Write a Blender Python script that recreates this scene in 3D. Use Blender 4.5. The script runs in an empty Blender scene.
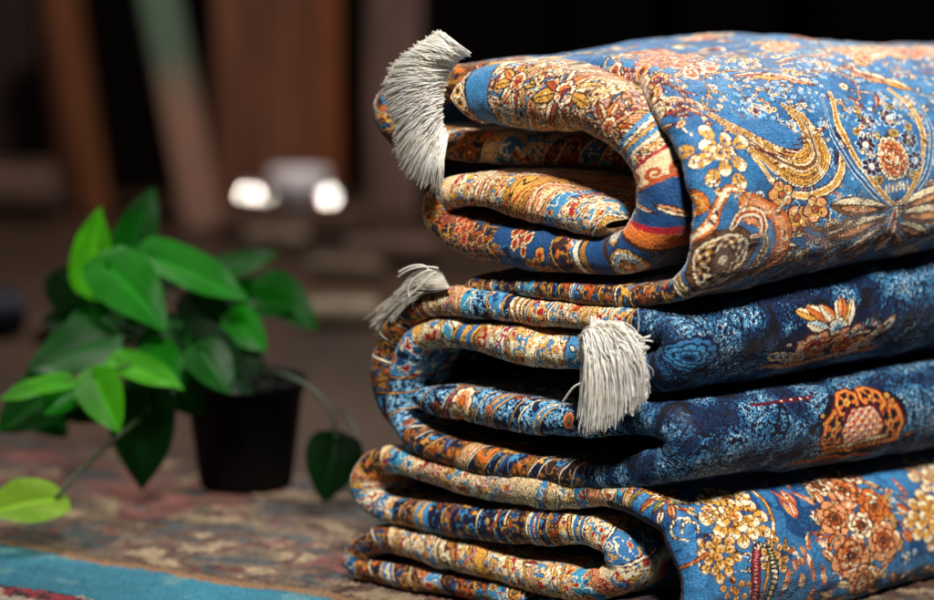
import bpy, math, random
import numpy as np
from mathutils import Vector

rng = np.random.default_rng(7)
random.seed(7)
scene = bpy.context.scene
COL = scene.collection

# ------------------------------------------------------------------ camera
H = 0.4565                    # lens height above the ground
FP = 2205.0                   # focal length in photo pixels (85 mm on 36 mm, 934 px)
PITCH = math.atan(300 / FP)
cam_d = bpy.data.cameras.new('camera')
cam = bpy.data.objects.new('camera', cam_d)
COL.objects.link(cam)
cam.location = (0, 0, H)
cam.rotation_euler = (math.pi / 2 - PITCH, 0, 0)
cam_d.sensor_width = 36
cam_d.lens = FP * 36 / 934
cam_d.clip_start = 0.05
cam_d.clip_end = 60
cam_d.dof.use_dof = True
cam_d.dof.focus_distance = 1.575
cam_d.dof.aperture_fstop = 2.7
scene.camera = cam

def ray(px, py):
    xc = (px - 467) / FP
    yc = (300 - py) / FP
    c, s = math.cos(PITCH), math.sin(PITCH)
    return np.array([xc, c + yc * s, -s + yc * c])

def at(px, py, y):
    """point at world distance y (metres in front) seen at photo position px, py"""
    d = ray(px, py)
    return np.array([0, 0, H]) + d * (y / d[1])

def ground(px, py, z=0.0):
    d = ray(px, py)
    return np.array([0, 0, H]) + d * ((z - H) / d[2])

def project(P):
    c, s = math.cos(PITCH), math.sin(PITCH)
    x = P[..., 0]; y = P[..., 1]; z = P[..., 2] - H
    f = y * c - z * s
    u = y * s + z * c
    return 467 + FP * x / f, 300 - FP * u / f, f

# ------------------------------------------------------------------ helpers
def hexc(h):
    h = h.lstrip('#')
    v = np.array([int(h[i:i + 2], 16) / 255 for i in (0, 2, 4)])
    return np.where(v <= 0.04045, v / 12.92, ((v + 0.055) / 1.055) ** 2.4)

def link(name, me, mat=None, parent=None):
    o = bpy.data.objects.new(name, me)
    COL.objects.link(o)
    if mat: me.materials.append(mat)
    if parent:
        o.parent = parent
    return o

def tag(o, label=None, cat=None, group=None, kind=None):
    if label: o['label'] = label
    if cat: o['category'] = cat
    if group: o['group'] = group
    if kind: o['kind'] = kind
    return o

def empty(name, loc, label, cat, group=None):
    o = bpy.data.objects.new(name, None)
    COL.objects.link(o)
    o.location = loc
    o.empty_display_size = 0.05
    return tag(o, label, cat, group)

def np_mesh(name, V, F, colors=None, smooth=True, layer='knots'):
    """V (n,3), F (m,4) or list of arrays -> mesh"""
    me = bpy.data.meshes.new(name)
    V = np.ascontiguousarray(V, dtype=np.float32)
    F = np.ascontiguousarray(F, dtype=np.int32)
    k = F.shape[1]
    me.vertices.add(len(V)); me.vertices.foreach_set('co', V.ravel())
    me.loops.add(F.size); me.loops.foreach_set('vertex_index', F.ravel())
    me.polygons.add(len(F))
    me.polygons.foreach_set('loop_start', np.arange(0, F.size, k, dtype=np.int32))
    me.polygons.foreach_set('loop_total', np.full(len(F), k, dtype=np.int32))
    me.polygons.foreach_set('use_smooth', np.full(len(F), smooth, dtype=bool))
    me.update(calc_edges=True)
    if colors is not None:
        a = me.color_attributes.new(layer, 'FLOAT_COLOR', 'POINT')
        c = np.ones((len(V), 4), dtype=np.float32); c[:, :3] = colors
        a.data.foreach_set('color', c.ravel())
    me.validate()
    return me

def grid_faces(ns, nw, base=0):
    i = np.arange(ns - 1)[:, None]; j = np.arange(nw - 1)[None, :]
    a = base + i * nw + j
    return np.stack([a, a + 1, a + nw + 1, a + nw], -1).reshape(-1, 4)

def vnoise(n, m, cell_n, cell_m=None, seed=0):
    """smooth value noise, 0..1, on an n x m raster"""
    cell_m = cell_m or cell_n
    r = np.random.default_rng(seed)
    gn, gm = int(n / cell_n) + 3, int(m / cell_m) + 3
    g = r.random((gn, gm))
    y = np.arange(n) / cell_n; x = np.arange(m) / cell_m
    yi = y.astype(int); xi = x.astype(int)
    fy = y - yi; fx = x - xi
    fy = (fy * fy * (3 - 2 * fy))[:, None]; fx = (fx * fx * (3 - 2 * fx))[None, :]
    a = g[np.ix_(yi, xi)]; b = g[np.ix_(yi, xi + 1)]
    c = g[np.ix_(yi + 1, xi)]; d = g[np.ix_(yi + 1, xi + 1)]
    return (a * (1 - fx) + b * fx) * (1 - fy) + (c * (1 - fx) + d * fx) * fy

def fbm(n, m, cell_n, cell_m=None, seed=0, oct=3):
    cell_m = cell_m or cell_n
    t = 0; a = 1; tot = 0
    for k in range(oct):
        t = t + a * vnoise(n, m, max(cell_n / 2 ** k, 1), max(cell_m / 2 ** k, 1), seed * 13 + k)
        tot += a; a *= 0.5
    return t / tot

# ------------------------------------------------------------------ materials
def new_mat(name):
    m = bpy.data.materials.new(name)
    m.use_nodes = True
    nt = m.node_tree
    return m, nt, nt.nodes['Principled BSDF']

def noise_mat(name, c1, c2, scale=8, rough=0.7, bump=0.0, bscale=None, detail=6, metallic=0, spec=None, stretch=None, sheen=0):
    m, nt, b = new_mat(name)
    tc = nt.nodes.new('ShaderNodeTexCoord')
    mp = nt.nodes.new('ShaderNodeMapping')
    if stretch: mp.inputs['Scale'].default_value = stretch
    nt.links.new(tc.outputs['Object'], mp.inputs[0])
    n = nt.nodes.new('ShaderNodeTexNoise')
    n.inputs['Scale'].default_value = scale; n.inputs['Detail'].default_value = detail
    nt.links.new(mp.outputs[0], n.inputs['Vector'])
    r = nt.nodes.new('ShaderNodeValToRGB')
    r.color_ramp.elements[0].position = 0.32; r.color_ramp.elements[1].position = 0.68
    r.color_ramp.elements[0].color = (*hexc(c1), 1); r.color_ramp.elements[1].color = (*hexc(c2), 1)
    nt.links.new(n.outputs[0], r.inputs[0]); nt.links.new(r.outputs[0], b.inputs['Base Color'])
    b.inputs['Roughness'].default_value = rough; b.inputs['Metallic'].default_value = metallic
    if spec is not None: b.inputs['Specular IOR Level'].default_value = spec
    if sheen: b.inputs['Sheen Weight'].default_value = sheen
    if bump:
        n2 = nt.nodes.new('ShaderNodeTexNoise'); n2.inputs['Scale'].default_value = bscale or scale * 5
        nt.links.new(mp.outputs[0], n2.inputs['Vector'])
        bp = nt.nodes.new('ShaderNodeBump'); bp.inputs['Strength'].default_value = bump; bp.inputs['Distance'].default_value = 0.01
        nt.links.new(n2.outputs[0], bp.inputs['Height']); nt.links.new(bp.outputs[0], b.inputs['Normal'])
    return m

def knot_mat(name, sheen=0.25, rough=0.62):
    """woven pile: the knot colours carried by the mesh, broken up yarn by yarn"""
    m, nt, b = new_mat(name)
    a = nt.nodes.new('ShaderNodeAttribute'); a.attribute_name = 'knots'
    tc = nt.nodes.new('ShaderNodeTexCoord')
    n = nt.nodes.new('ShaderNodeTexNoise'); n.inputs['Scale'].default_value = 700; n.inputs['Detail'].default_value = 2
    nt.links.new(tc.outputs['Object'], n.inputs['Vector'])
    mr = nt.nodes.new('ShaderNodeMapRange')
    mr.inputs['From Min'].default_value = 0.3; mr.inputs['From Max'].default_value = 0.7
    mr.inputs['To Min'].default_value = 0.55; mr.inputs['To Max'].default_value = 1.35
    nt.links.new(n.outputs[0], mr.inputs['Value'])
    mx = nt.nodes.new('ShaderNodeMix'); mx.data_type = 'RGBA'; mx.blend_type = 'MULTIPLY'
    mx.inputs['Factor'].default_value = 1.0
    nt.links.new(a.outputs['Color'], mx.inputs['A']); nt.links.new(mr.outputs[0], mx.inputs['B'])
    nt.links.new(mx.outputs['Result'], b.inputs['Base Color'])
    b.inputs['Roughness'].default_value = rough
    b.inputs['Specular IOR Level'].default_value = 0.25
    b.inputs['Sheen Weight'].default_value = sheen
    b.inputs['Sheen Roughness'].default_value = 0.35
    bp = nt.nodes.new('ShaderNodeBump'); bp.inputs['Strength'].default_value = 0.6; bp.inputs['Distance'].default_value = 0.0009
    nt.links.new(n.outputs[0], bp.inputs['Height']); nt.links.new(bp.outputs[0], b.inputs['Normal'])
    return m

# ------------------------------------------------------------------ weaving: drawing a carpet design knot by knot
PAL = {k: hexc(v) for k, v in dict(
    blue='#306a9b', deep='#184371', mid='#4387b3', light='#84b6d2', pale='#b4cdda', navy='#0a1230', ink='#0d0d18',
    gold='#d89e44', ochre='#a8732e', cream='#f4e2bc', sand='#dfc092', peach='#e09866', orange='#d46e28', rust='#b04a1c',
    red='#a81c28', wine='#4d1020', brown='#6a4020', umber='#3a2014', green='#5d7a3c', teal='#3b8fae', white='#f1ead8', pink='#d98a86').items()}
RES = 0.0004

class Canvas:
    """raster of knots over (s = along the fold path, w = across: <0 inner side, 0 at the crease, >0 outer side)"""
    def __init__(self, slen, w0, w1, base='blue', xs=1.5):
        self.ns = int(slen / RES) + 2; self.nw = int((w1 - w0) / RES) + 2
        self.w0 = w0; self.slen = slen; self.xs = xs; self.ys = 1.0; self.soff = 0.0; self.woff = 0.0
        self.c = np.empty((self.ns, self.nw, 3), dtype=np.float32)
        self.c[:] = PAL[base]
    def window(self, s, w, rad, ang=0.0, flip=1):
        """local motif coordinates in millimetres: x to the right (along w), y up (along +s*flip)"""
        s = s + self.soff; w = w + self.woff
        rs = rad * self.ys * 1e-3; rw = rad * self.xs * 1e-3
        i0 = max(int((s - rs) / RES), 0); i1 = min(int((s + rs) / RES) + 1, self.ns)
        j0 = max(int((w - rw - self.w0) / RES), 0); j1 = min(int((w + rw - self.w0) / RES) + 1, self.nw)
        if i1 <= i0 or j1 <= j0: return None
        S = (np.arange(i0, i1) * RES - s) * 1000 * flip / self.ys
        W = (np.arange(j0, j1) * RES + self.w0 - w) * 1000 / self.xs
        Y, X = np.meshgrid(S, W, indexing='ij')
        if ang:
            c, q = math.cos(ang), math.sin(ang)
            X, Y = X * c + Y * q, -X * q + Y * c
        return (slice(i0, i1), slice(j0, j1)), X.astype(np.float32), Y.astype(np.float32)
    def put(self, sl, m, col):
        if isinstance(col, str): col = PAL[col]
        self.c[sl][m] = col
    # -- motifs -------------------------------------------------------
    def flower(self, s, w, r, n=6, pet='peach', tip='cream', core='red', edge='wine', ang=0.0, rnd=0.16):
        g = self.window(s, w, r * 1.15, ang)
        if g is None: return
        sl, X, Y = g
        R = np.hypot(X, Y); T = np.arctan2(Y, X)
        E = r * (1 - rnd * 1.4 + rnd * 1.4 * np.abs(np.cos(n * T / 2)) ** 0.7)
        self.put(sl, R < E, edge)
        self.put(sl, R < E * 0.86, tip)
        self.put(sl, R < E * 0.62, pet)
        sp = (np.abs(np.sin(n * T / 2)) > 0.93) & (R < E * 0.86) & (R > r * 0.2)
        if r > 4: self.put(sl, (np.abs(np.sin(n * T / 2 + np.pi / 2)) < 0.2) & (R < E * 0.8) & (R > r * .2), edge)
        self.put(sl, R < r * 0.30, edge)
        self.put(sl, R < r * 0.22, core)
    def leaf(self, s, w, L, wd, ang, a='gold', b='cream', edge='wine', vein=True):
        g = self.window(s, w, L * 0.62, ang)
        if g is None: return
        sl, X, Y = g
        t = np.clip(X / L + 0.5, 0, 1)
        hw = wd * 0.5 * np.sin(np.pi * t ** 0.8) ** 0.8 * (np.abs(X) < L / 2)
        self.put(sl, np.abs(Y) < hw, edge)
        self.put(sl, np.abs(Y) < hw - 0.8, a)
        self.put(sl, (np.abs(Y) < hw - 0.8) & (Y > 0.1 * wd), b)
        if vein: self.put(sl, (np.abs(Y) < 0.35) & (np.abs(Y) < hw), edge)
    def petal(self, s, w, rx, ry, ang, a, b, edge='umber', out=.6):
        """round petal: its outer end (along +x) paler"""
        g = self.window(s, w, max(rx, ry) + 1, ang)
        if g is None: return
        sl, X, Y = g
        R = np.hypot(X / rx, Y / (ry * (1 + .18 * X / rx)))
        self.put(sl, R < 1, edge)
        f = 1 - out / min(rx, ry)
        self.put(sl, R < f, a)
        self.put(sl, (R < f) & (X > rx * (.15 + .35 * (Y / ry) ** 2)), b)
        self.put(sl, (np.abs(Y) < .35) & (R < f) & (X < rx * .3), edge)
    def ribbon(self, s, w, pts, width, layers, flip=1, stripes=None, ang=0.0, k=10):
        """curved band through pts (mm, motif coordinates). layers = [(fraction of half width, colour)]"""
        P = np.array(pts, float)
        Q = catmull(P, k)
        rad = np.abs(Q).max() + np.max(width) + 2
        g = self.window(s, w, rad, ang, flip)
        if g is None: return
        sl, X, Y = g
        best = np.full(X.shape, 1e9, np.float32); tt = np.zeros(X.shape, np.float32); sg = np.zeros(X.shape, np.float32)
        n = len(Q) - 1
        for i in range(n):
            a, b = Q[i], Q[i + 1]
            d = b - a; l2 = d @ d + 1e-9
            u = np.clip(((X - a[0]) * d[0] + (Y - a[1]) * d[1]) / l2, 0, 1)
            dx = X - a[0] - u * d[0]; dy = Y - a[1] - u * d[1]
            D = np.hypot(dx, dy)
            m = D < best
            best[m] = D[m]; tt[m] = ((i + u) / n)[m]; sg[m] = np.sign(dx * d[1] - dy * d[0])[m]
        wd = np.atleast_1d(np.array(width, float))
        hw = 0.5 * np.interp(tt, np.linspace(0, 1, len(wd)), wd)
        for f, col in layers:
            self.put(sl, best < hw * f, col)
        if stripes:
            per, f, col = stripes
            self.put(sl, (best < hw * f) & ((tt * n / k * per + np.abs(best) * sg * 0.12) % 1 < 0.4), col)
    def palmette(self, s, w, r, asp=1.25, ang=0.0, cols=('wine', 'gold', 'blue', 'red', 'cream', 'rust'), flip=1, lobes=11):
        g = self.window(s, w, r * asp * 1.2, ang, flip)
        if g is None: return
        sl, X, Y = g
        y = Y / asp
        R = np.hypot(X * (1 + 0.18 * np.clip(y / r, -1, 1)), y); T = np.arctan2(X, -y + 1e-6)
        sc = 1 - 0.11 * np.abs(np.sin(lobes * T / 2)) ** 0.8
        e, a, b, c, d, f = cols
        self.put(sl, R < r * sc, e)
        self.put(sl, R < r * sc * 0.94, a)
        self.put(sl, (R < r * sc * 0.94) & (np.abs(np.sin(lobes * T / 2)) < 0.22), e)
        self.put(sl, R < r * 0.76, e)
        self.put(sl, R < r * 0.73, d)
        self.put(sl, R < r * 0.66, b)
        ring = (R < r * 0.63) & (R > r * 0.36)
        self.put(sl, ring & (np.sin(T * 9) * np.cos(R / r * 26) > 0.25), c)
        self.put(sl, ring & (np.sin(T * 9) * np.cos(R / r * 26) < -0.45), d)
        self.put(sl, R < r * 0.36, e)
        self.put(sl, R < r * 0.32, f)
        self.put(sl, (R < r * 0.32) & (np.sin(T * 5) > 0.35), a)
        self.put(sl, R < r * 0.13, d)
    def cluster(self, s, w, r, n=10, pet='gold', tip='cream', seed=0, fr=0.36, core='rust', edge='umber'):
        q = random.Random(seed)
        for k in range(n):
            a = k * 2.4; rr = r * math.sqrt((k + .3) / n) * 0.85
            self.flower(s + rr * math.sin(a) * 1e-3 * self.ys, w + rr * math.cos(a) * self.xs * 1e-3, r * fr * q.uniform(.8, 1.15),
                        q.choice((4, 5, 5, 6)), pet, tip, core, edge, q.uniform(0, 6))
    def spiral(self, s, w, r, turns=1.4, ang=0.0, width=(6, 3), layers=None, flip=1):
        layers = layers or [(1, 'wine'), (.8, 'gold'), (.3, 'rust')]
        pts = []
        for k in range(16):
            t = k / 15
            a = ang + turns * 2 * math.pi * t
            q = r * (1 - 0.8 * t)
            pts.append((q * math.cos(a), q * math.sin(a)))
        self.ribbon(s, w, pts, width, layers, flip, k=5)
    def sample(self, S, W):
        i = np.clip((S / RES + 0.5).astype(int), 0, self.ns - 1)
        j = np.clip(((W - self.w0) / RES + 0.5).astype(int), 0, self.nw - 1)
        return self.c[i, j]

def catmull(P, k=10):
    P = np.asarray(P, float)
    Q = np.vstack([2 * P[0] - P[1], P, 2 * P[-1] - P[-2]])
    out = []
    for i in range(1, len(Q) - 2):
        p0, p1, p2, p3 = Q[i - 1], Q[i], Q[i + 1], Q[i + 2]
        for t in np.linspace(0, 1, k, endpoint=False):
            out.append(0.5 * ((2 * p1) + (-p0 + p2) * t + (2 * p0 - 5 * p1 + 4 * p2 - p3) * t * t + (-p0 + 3 * p1 - 3 * p2 + p3) * t ** 3))
    out.append(P[-1])
    return np.array(out)

# ------------------------------------------------------------------ folded sheets
YAW_U = math.radians(36)      # the creased front of the stack
YAW_V = math.radians(42)      # its right side runs back this way
U = np.array([math.cos(YAW_U), -math.sin(YAW_U), 0.0])
V = np.array([math.cos(YAW_V), math.sin(YAW_V), 0.0])
Z = np.array([0.0, 0, 1])
C0 = np.array([(690 - 467) / FP * 1.5, 1.5, 0.0])      # ground point under the near corner of the stack
RUG_T = 0.007

def on_front(px, py):
    d = ray(px, py)
    n = np.array([U[1], -U[0], 0.0])
    o = np.array([0, 0, H])
    k = ((C0 - o) @ n) / (d @ n)
    p = o + d * k
    return (p - C0) @ U, p[2], p[1]

SAG_Z = np.array([0.0, .02, .12, .186, .254, .40, .43])
SAG_D = np.array([0.0, -.02, -.05, 0.0, .065, .01, .01])

class Sheet:
    """a doubled carpet layer: rounded crease in front (v=0), running back along V, following a folded path in the front plane"""
    def __init__(self, ctrl, side, L=0.52, seed=1, ds=0.0006, wob=0.05, bumps=()):
        A = []
        for row in ctrl:
            px, py, hp = row[:3]; v0 = row[3] if len(row) > 3 else 0.0
            u, z, y = on_front(px, py)
            h = hp * y / FP
            z = max(z, RUG_T + h + 0.001)
            A.append((u, z, h, v0))
        Q = catmull(np.array(A), 40)
        seg = np.hypot(np.diff(Q[:, 0]), np.diff(Q[:, 1]))
        s = np.concatenate([[0], np.cumsum(seg)])
        self.len = s[-1]
        self.ctrl_s = s[::40] if len(s[::40]) == len(A) else np.concatenate([s[::40], [s[-1]]])
        self.s = np.arange(0, self.len, ds)
        self.q = np.stack([np.interp(self.s, s, Q[:, k]) for k in range(4)], 1)
        r = np.random.default_rng(seed)
        # soft irregular thickness
        xs = np.arange(0, self.len + .05, 0.016)
        self.q[:, 2] *= 1 + wob * np.interp(self.s, xs, r.normal(size=len(xs)))
        e = np.minimum(self.s, self.len - self.s)
        self.endf = np.sqrt(np.clip(1 - (1 - np.clip(e / 0.010, 0, 1)) ** 2, 0.0, 1))
        self.side = side; self.L = L; self.seed = seed; self.ds = ds
        self.hmax = self.q[:, 2].max()
        self.bumps = bumps
        self.wcap = 0.5 * math.pi * self.hmax + 0.014
        N1, M1 = int(self.len / .002) + 3, int(2 * (L + .06) / .002) + 3
        self.nlow = fbm(N1, M1, 18, 30, seed, 2) - 0.5
        self.nmid = fbm(N1, M1, 5, 7, seed + 50, 2) - 0.5
    def interp(self, s):
        q = np.stack([np.interp(s, self.s, self.q[:, k]) for k in range(4)], 1)
        g = np.stack([np.interp(s + .001, self.s, self.q[:, k]) - np.interp(s - .001, self.s, self.q[:, k]) for k in (0, 1)], 1)
        g /= np.linalg.norm(g, axis=1)[:, None] + 1e-12
        n = self.side * np.stack([-g[:, 1], g[:, 0]], 1)
        return q, n, np.interp(s, self.s, self.endf)
    def pos(self, s, w, rough=0.0, close=None):
        q, n, ef = self.interp(s)
        h = (q[:, 2] * ef)[:, None]; hh = q[:, 2][:, None]
        th = np.clip(w[None, :] / hh, -math.pi / 2, math.pi / 2)
        off = h * np.sin(th)
        dep = q[:, 3][:, None] + hh * (1 - np.cos(th)) + np.maximum(np.abs(w)[None, :] - math.pi * hh / 2, 0)
        i = np.clip((s / .002).astype(int), 0, self.nlow.shape[0] - 1)[:, None]
        j = np.clip(((w + self.L + .06) / .002).astype(int), 0, self.nlow.shape[1] - 1)[None, :]
        amp = 0.006 * self.nlow[i, j] + 0.0022 * self.nmid[i, j]
        amp = amp * np.clip(ef[:, None] * 2 - 1, 0, 1)
        if rough:
            amp = amp + rng.normal(size=amp.shape) * rough
        off = off + amp * np.sin(th)
        dep = dep - amp * np.cos(th)
        if close is not None:
            off = off * close[None, :]
        u = q[:, 0][:, None] + n[:, 0][:, None] * off
        z = q[:, 1][:, None] + n[:, 1][:, None] * off
        z = z + dep * np.interp(z, SAG_Z, SAG_D)
        for (bu, bv, ru, rv, zt, am) in self.bumps:
            z = z + am * np.exp(-((u - bu) / ru) ** 2 - ((dep - bv) / rv) ** 2) * np.clip((z - zt) / .05, 0, 1)
        z = np.maximum(z, RUG_T + 0.0008)
        return C0 + u[..., None] * U + dep[..., None] * V + z[..., None] * Z
    def build(self, canvas, dense, dense_w=0.42):
        """dense = list of (s0, s1) whose outer side is in view"""
        vs, fs, cs = [], [], []; nb = 0
        def patch(s, w, rough, close=None):
            nonlocal nb
            P = self.pos(s, w, rough, close)
            vs.append(P.reshape(-1, 3)); fs.append(grid_faces(len(s), len(w), nb))
            S, W = np.meshgrid(s, w, indexing='ij')
            cs.append(canvas.sample(S, W).reshape(-1, 3)); nb += len(s) * len(w)
        ds = self.ds
        patch(self.s, np.arange(-self.wcap, self.wcap + .0007, .0007), 0.00010)
        wl = np.concatenate([np.arange(self.wcap - .001, dense_w, .0008), np.arange(dense_w, self.L, .004), [self.L, self.L + .012]])
        cl = np.ones(len(wl)); cl[-1] = 0
        cuts = []; a = 0.0
        for s0, s1 in dense:
            if s0 > a: cuts.append((a, s0, .003))
            cuts.append((s0, s1, ds)); a = s1
        if a < self.len: cuts.append((a, self.len, .003))
        wc = np.concatenate([np.arange(self.wcap - .001, self.L, .006), [self.L, self.L + .012]])
        clc = np.ones(len(wc)); clc[-1] = 0
        for s0, s1, st in cuts:
            s = np.linspace(s0, min(s1, self.len - 1e-5), max(int((s1 - s0) / st), 2) + 1)
            if st == ds: patch(s, wl, 0.00010, cl)
            else: patch(s, wc, 0, clc)
        wi = -wc[::-1]
        patch(np.linspace(0, self.len - 1e-5, int(self.len / .004)), wi, 0, clc[::-1])
        return np.concatenate(vs), np.concatenate(fs), np.concatenate(cs)
    def pick(self, px, py, s0=0, s1=9):
        s = np.arange(max(s0, 0), min(s1, self.len), .002); w = np.arange(-self.wcap, .5, .002)
        P = self.pos(s, w)
        X, Y, f = project(P)
        D = np.hypot(X - px, Y - py)
        D = np.where(D < 4, f * 100 + D * .1, 1e6 + D)
        i, j = np.unravel_index(D.argmin(), D.shape)
        return round(float(s[i]), 4), round(float(w[j]), 4), float(D[i, j])

# ------------------------------------------------------------------ the three folded carpets: their fold paths (photo px on the front plane, half thickness px, setback m)
A_OUT = Sheet([(452, 288, 9, .012), (520, 291, 9, .008), (600, 297, 9, .004), (655, 296, 11), (686, 277, 15), (697, 236, 17), (693, 186, 17), (672, 137, 17, .004), (636, 98, 17, .014),
               (600, 82, 17, .035), (540, 79, 17, .05), (470, 79, 17, .05), (392, 84, 17, .028), (362, 108, 18, .018), (378, 143, 16, .026), (450, 155, 16, .05), (540, 164, 16, .075), (610, 176, 14, .09)],
              -1, seed=3, bumps=[(-.20, .29, .10, .10, .36, .014)])
A_IN = Sheet([(450, 98, 30), (475, 95, 33), (520, 97, 33), (570, 103, 30), (612, 124, 27), (636, 156, 27), (647, 198, 27), (638, 232, 26), (614, 254, 22), (575, 257, 19), (520, 250, 20), (460, 240, 20), (430, 220, 18), (438, 196, 16), (475, 193, 18), (530, 205, 20), (580, 218, 20), (606, 226, 14)],
             1, L=.10, seed=5)
B_TOP = Sheet([(612, 374, 15), (640, 375, 20), (661, 367, 22), (670, 348, 23), (661, 332, 21), (630, 322, 18), (590, 320, 15), (510, 311, 15), (440, 303, 14), (405, 312, 14), (382, 338, 14, .003), (371, 380, 14, .006), (378, 415, 12, .012), (400, 440, 10, .02)],
              -1, seed=11, ds=.0004)
B_LOW = Sheet([(588, 356, 16), (560, 354, 18), (500, 345, 18), (440, 333, 16), (408, 343, 14), (392, 375, 14), (390, 410, 14), (406, 436, 14), (440, 453, 14), (520, 470, 14), (600, 478, 15), (640, 470, 20), (664, 462, 22), (673, 445, 23), (664, 428, 22), (630, 419, 18), (580, 424, 16), (500, 413, 17), (440, 403, 16), (410, 398, 12)],
              -1, seed=12, ds=.0004)
C_OUT = Sheet([(600, 640, 14), (640, 650, 15), (676, 634, 16), (687, 585, 17), (668, 533, 17), (638, 507, 17), (600, 496, 17), (530, 492, 17), (450, 480, 18), (390, 461, 15), (361, 472, 14), (362, 500, 14), (395, 515, 15), (490, 526, 17), (570, 531, 17), (608, 548, 17), (612, 576, 17), (585, 588, 17), (530, 580, 18), (450, 558, 18), (382, 540, 15), (352, 552, 14), (350, 578, 13), (380, 594, 12), (440, 600, 12), (520, 604, 12)],
              -1, seed=21)
SHEETS = dict(A_OUT=A_OUT, A_IN=A_IN, B_TOP=B_TOP, B_LOW=B_LOW, C_OUT=C_OUT)

# ------------------------------------------------------------------ carpet designs
qr = random.Random(5)

def abrash(cv, seed, amt=0.16):
    n = fbm(cv.ns, cv.nw, 75, 110, seed) - 0.5
    rows = np.random.default_rng(seed).normal(size=(cv.ns, 1)) * 0.03
    cv.c *= (1 + amt * 2 * n + rows)[..., None].astype(np.float32)

def blossoms(cv, s, w, r, n=14, seed=0, cols=('pale', 'cream', 'light'), edge='deep', fr=2.0):
    """lacy patch of tiny flowers and leaves"""
    q = random.Random(seed)
    for k in range(n):
        a = q.uniform(0, 6.28); rr = r * math.sqrt(q.random())
        ss = s + rr * math.sin(a) * 1e-3; ww = w + rr * math.cos(a) * cv.xs * 1e-3
        if q.random() < .5:
            cv.flower(ss, ww, q.uniform(.8, 1.25) * fr, 5, q.choice(cols), q.choice(cols), 'gold', edge, q.uniform(0, 6))
        else:
            cv.leaf(ss, ww, q.uniform(3, 6), q.uniform(1.6, 2.4), q.uniform(0, 3.1), q.choice(cols), q.choice(cols), edge, False)

def scatter(cv, s0, s1, w0, w1, n, seed, big=1.0):
    """loose sprays between the main motifs of a blue field"""
    q = random.Random(seed)
    for k in range(n):
        s = q.uniform(s0, s1); w = q.uniform(w0, w1); t = q.random()
        if t < .30:
            blossoms(cv, s, w, 9 * big, 12, seed * 99 + k)
        elif t < .48:
            cv.leaf(s, w, q.uniform(9, 18) * big, q.uniform(3, 5.5), q.uniform(0, 3.1), q.choice(('gold', 'peach', 'sand')), q.choice(('cream', 'sand')), q.choice(('wine', 'umber')))
        elif t < .66:
            cv.flower(s, w, q.uniform(3.5, 7) * big, q.choice((5, 6, 8)), q.choice(('peach', 'gold', 'cream', 'sand', 'red')), q.choice(('cream', 'sand', 'pale')), q.choice(('red', 'wine', 'blue')), q.choice(('wine', 'umber', 'navy')), q.uniform(0, 6))
        elif t < .82:
            a = q.uniform(0, 6.28); L = q.uniform(14, 30) * big
            c, d = math.cos(a), math.sin(a); b = q.uniform(-.5, .5) * L
            cv.ribbon(s, w, [(-c * L / 2, -d * L / 2), (-d * b, c * b), (c * L / 2, d * L / 2)], (1.6, 2.2, .8), [(1, 'wine'), (.5, q.choice(('gold', 'rust', 'sand')))], k=6)
        else:
            cv.cluster(s, w, q.uniform(6, 10) * big, 6, q.choice(('gold', 'peach')), 'cream', k)

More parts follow.
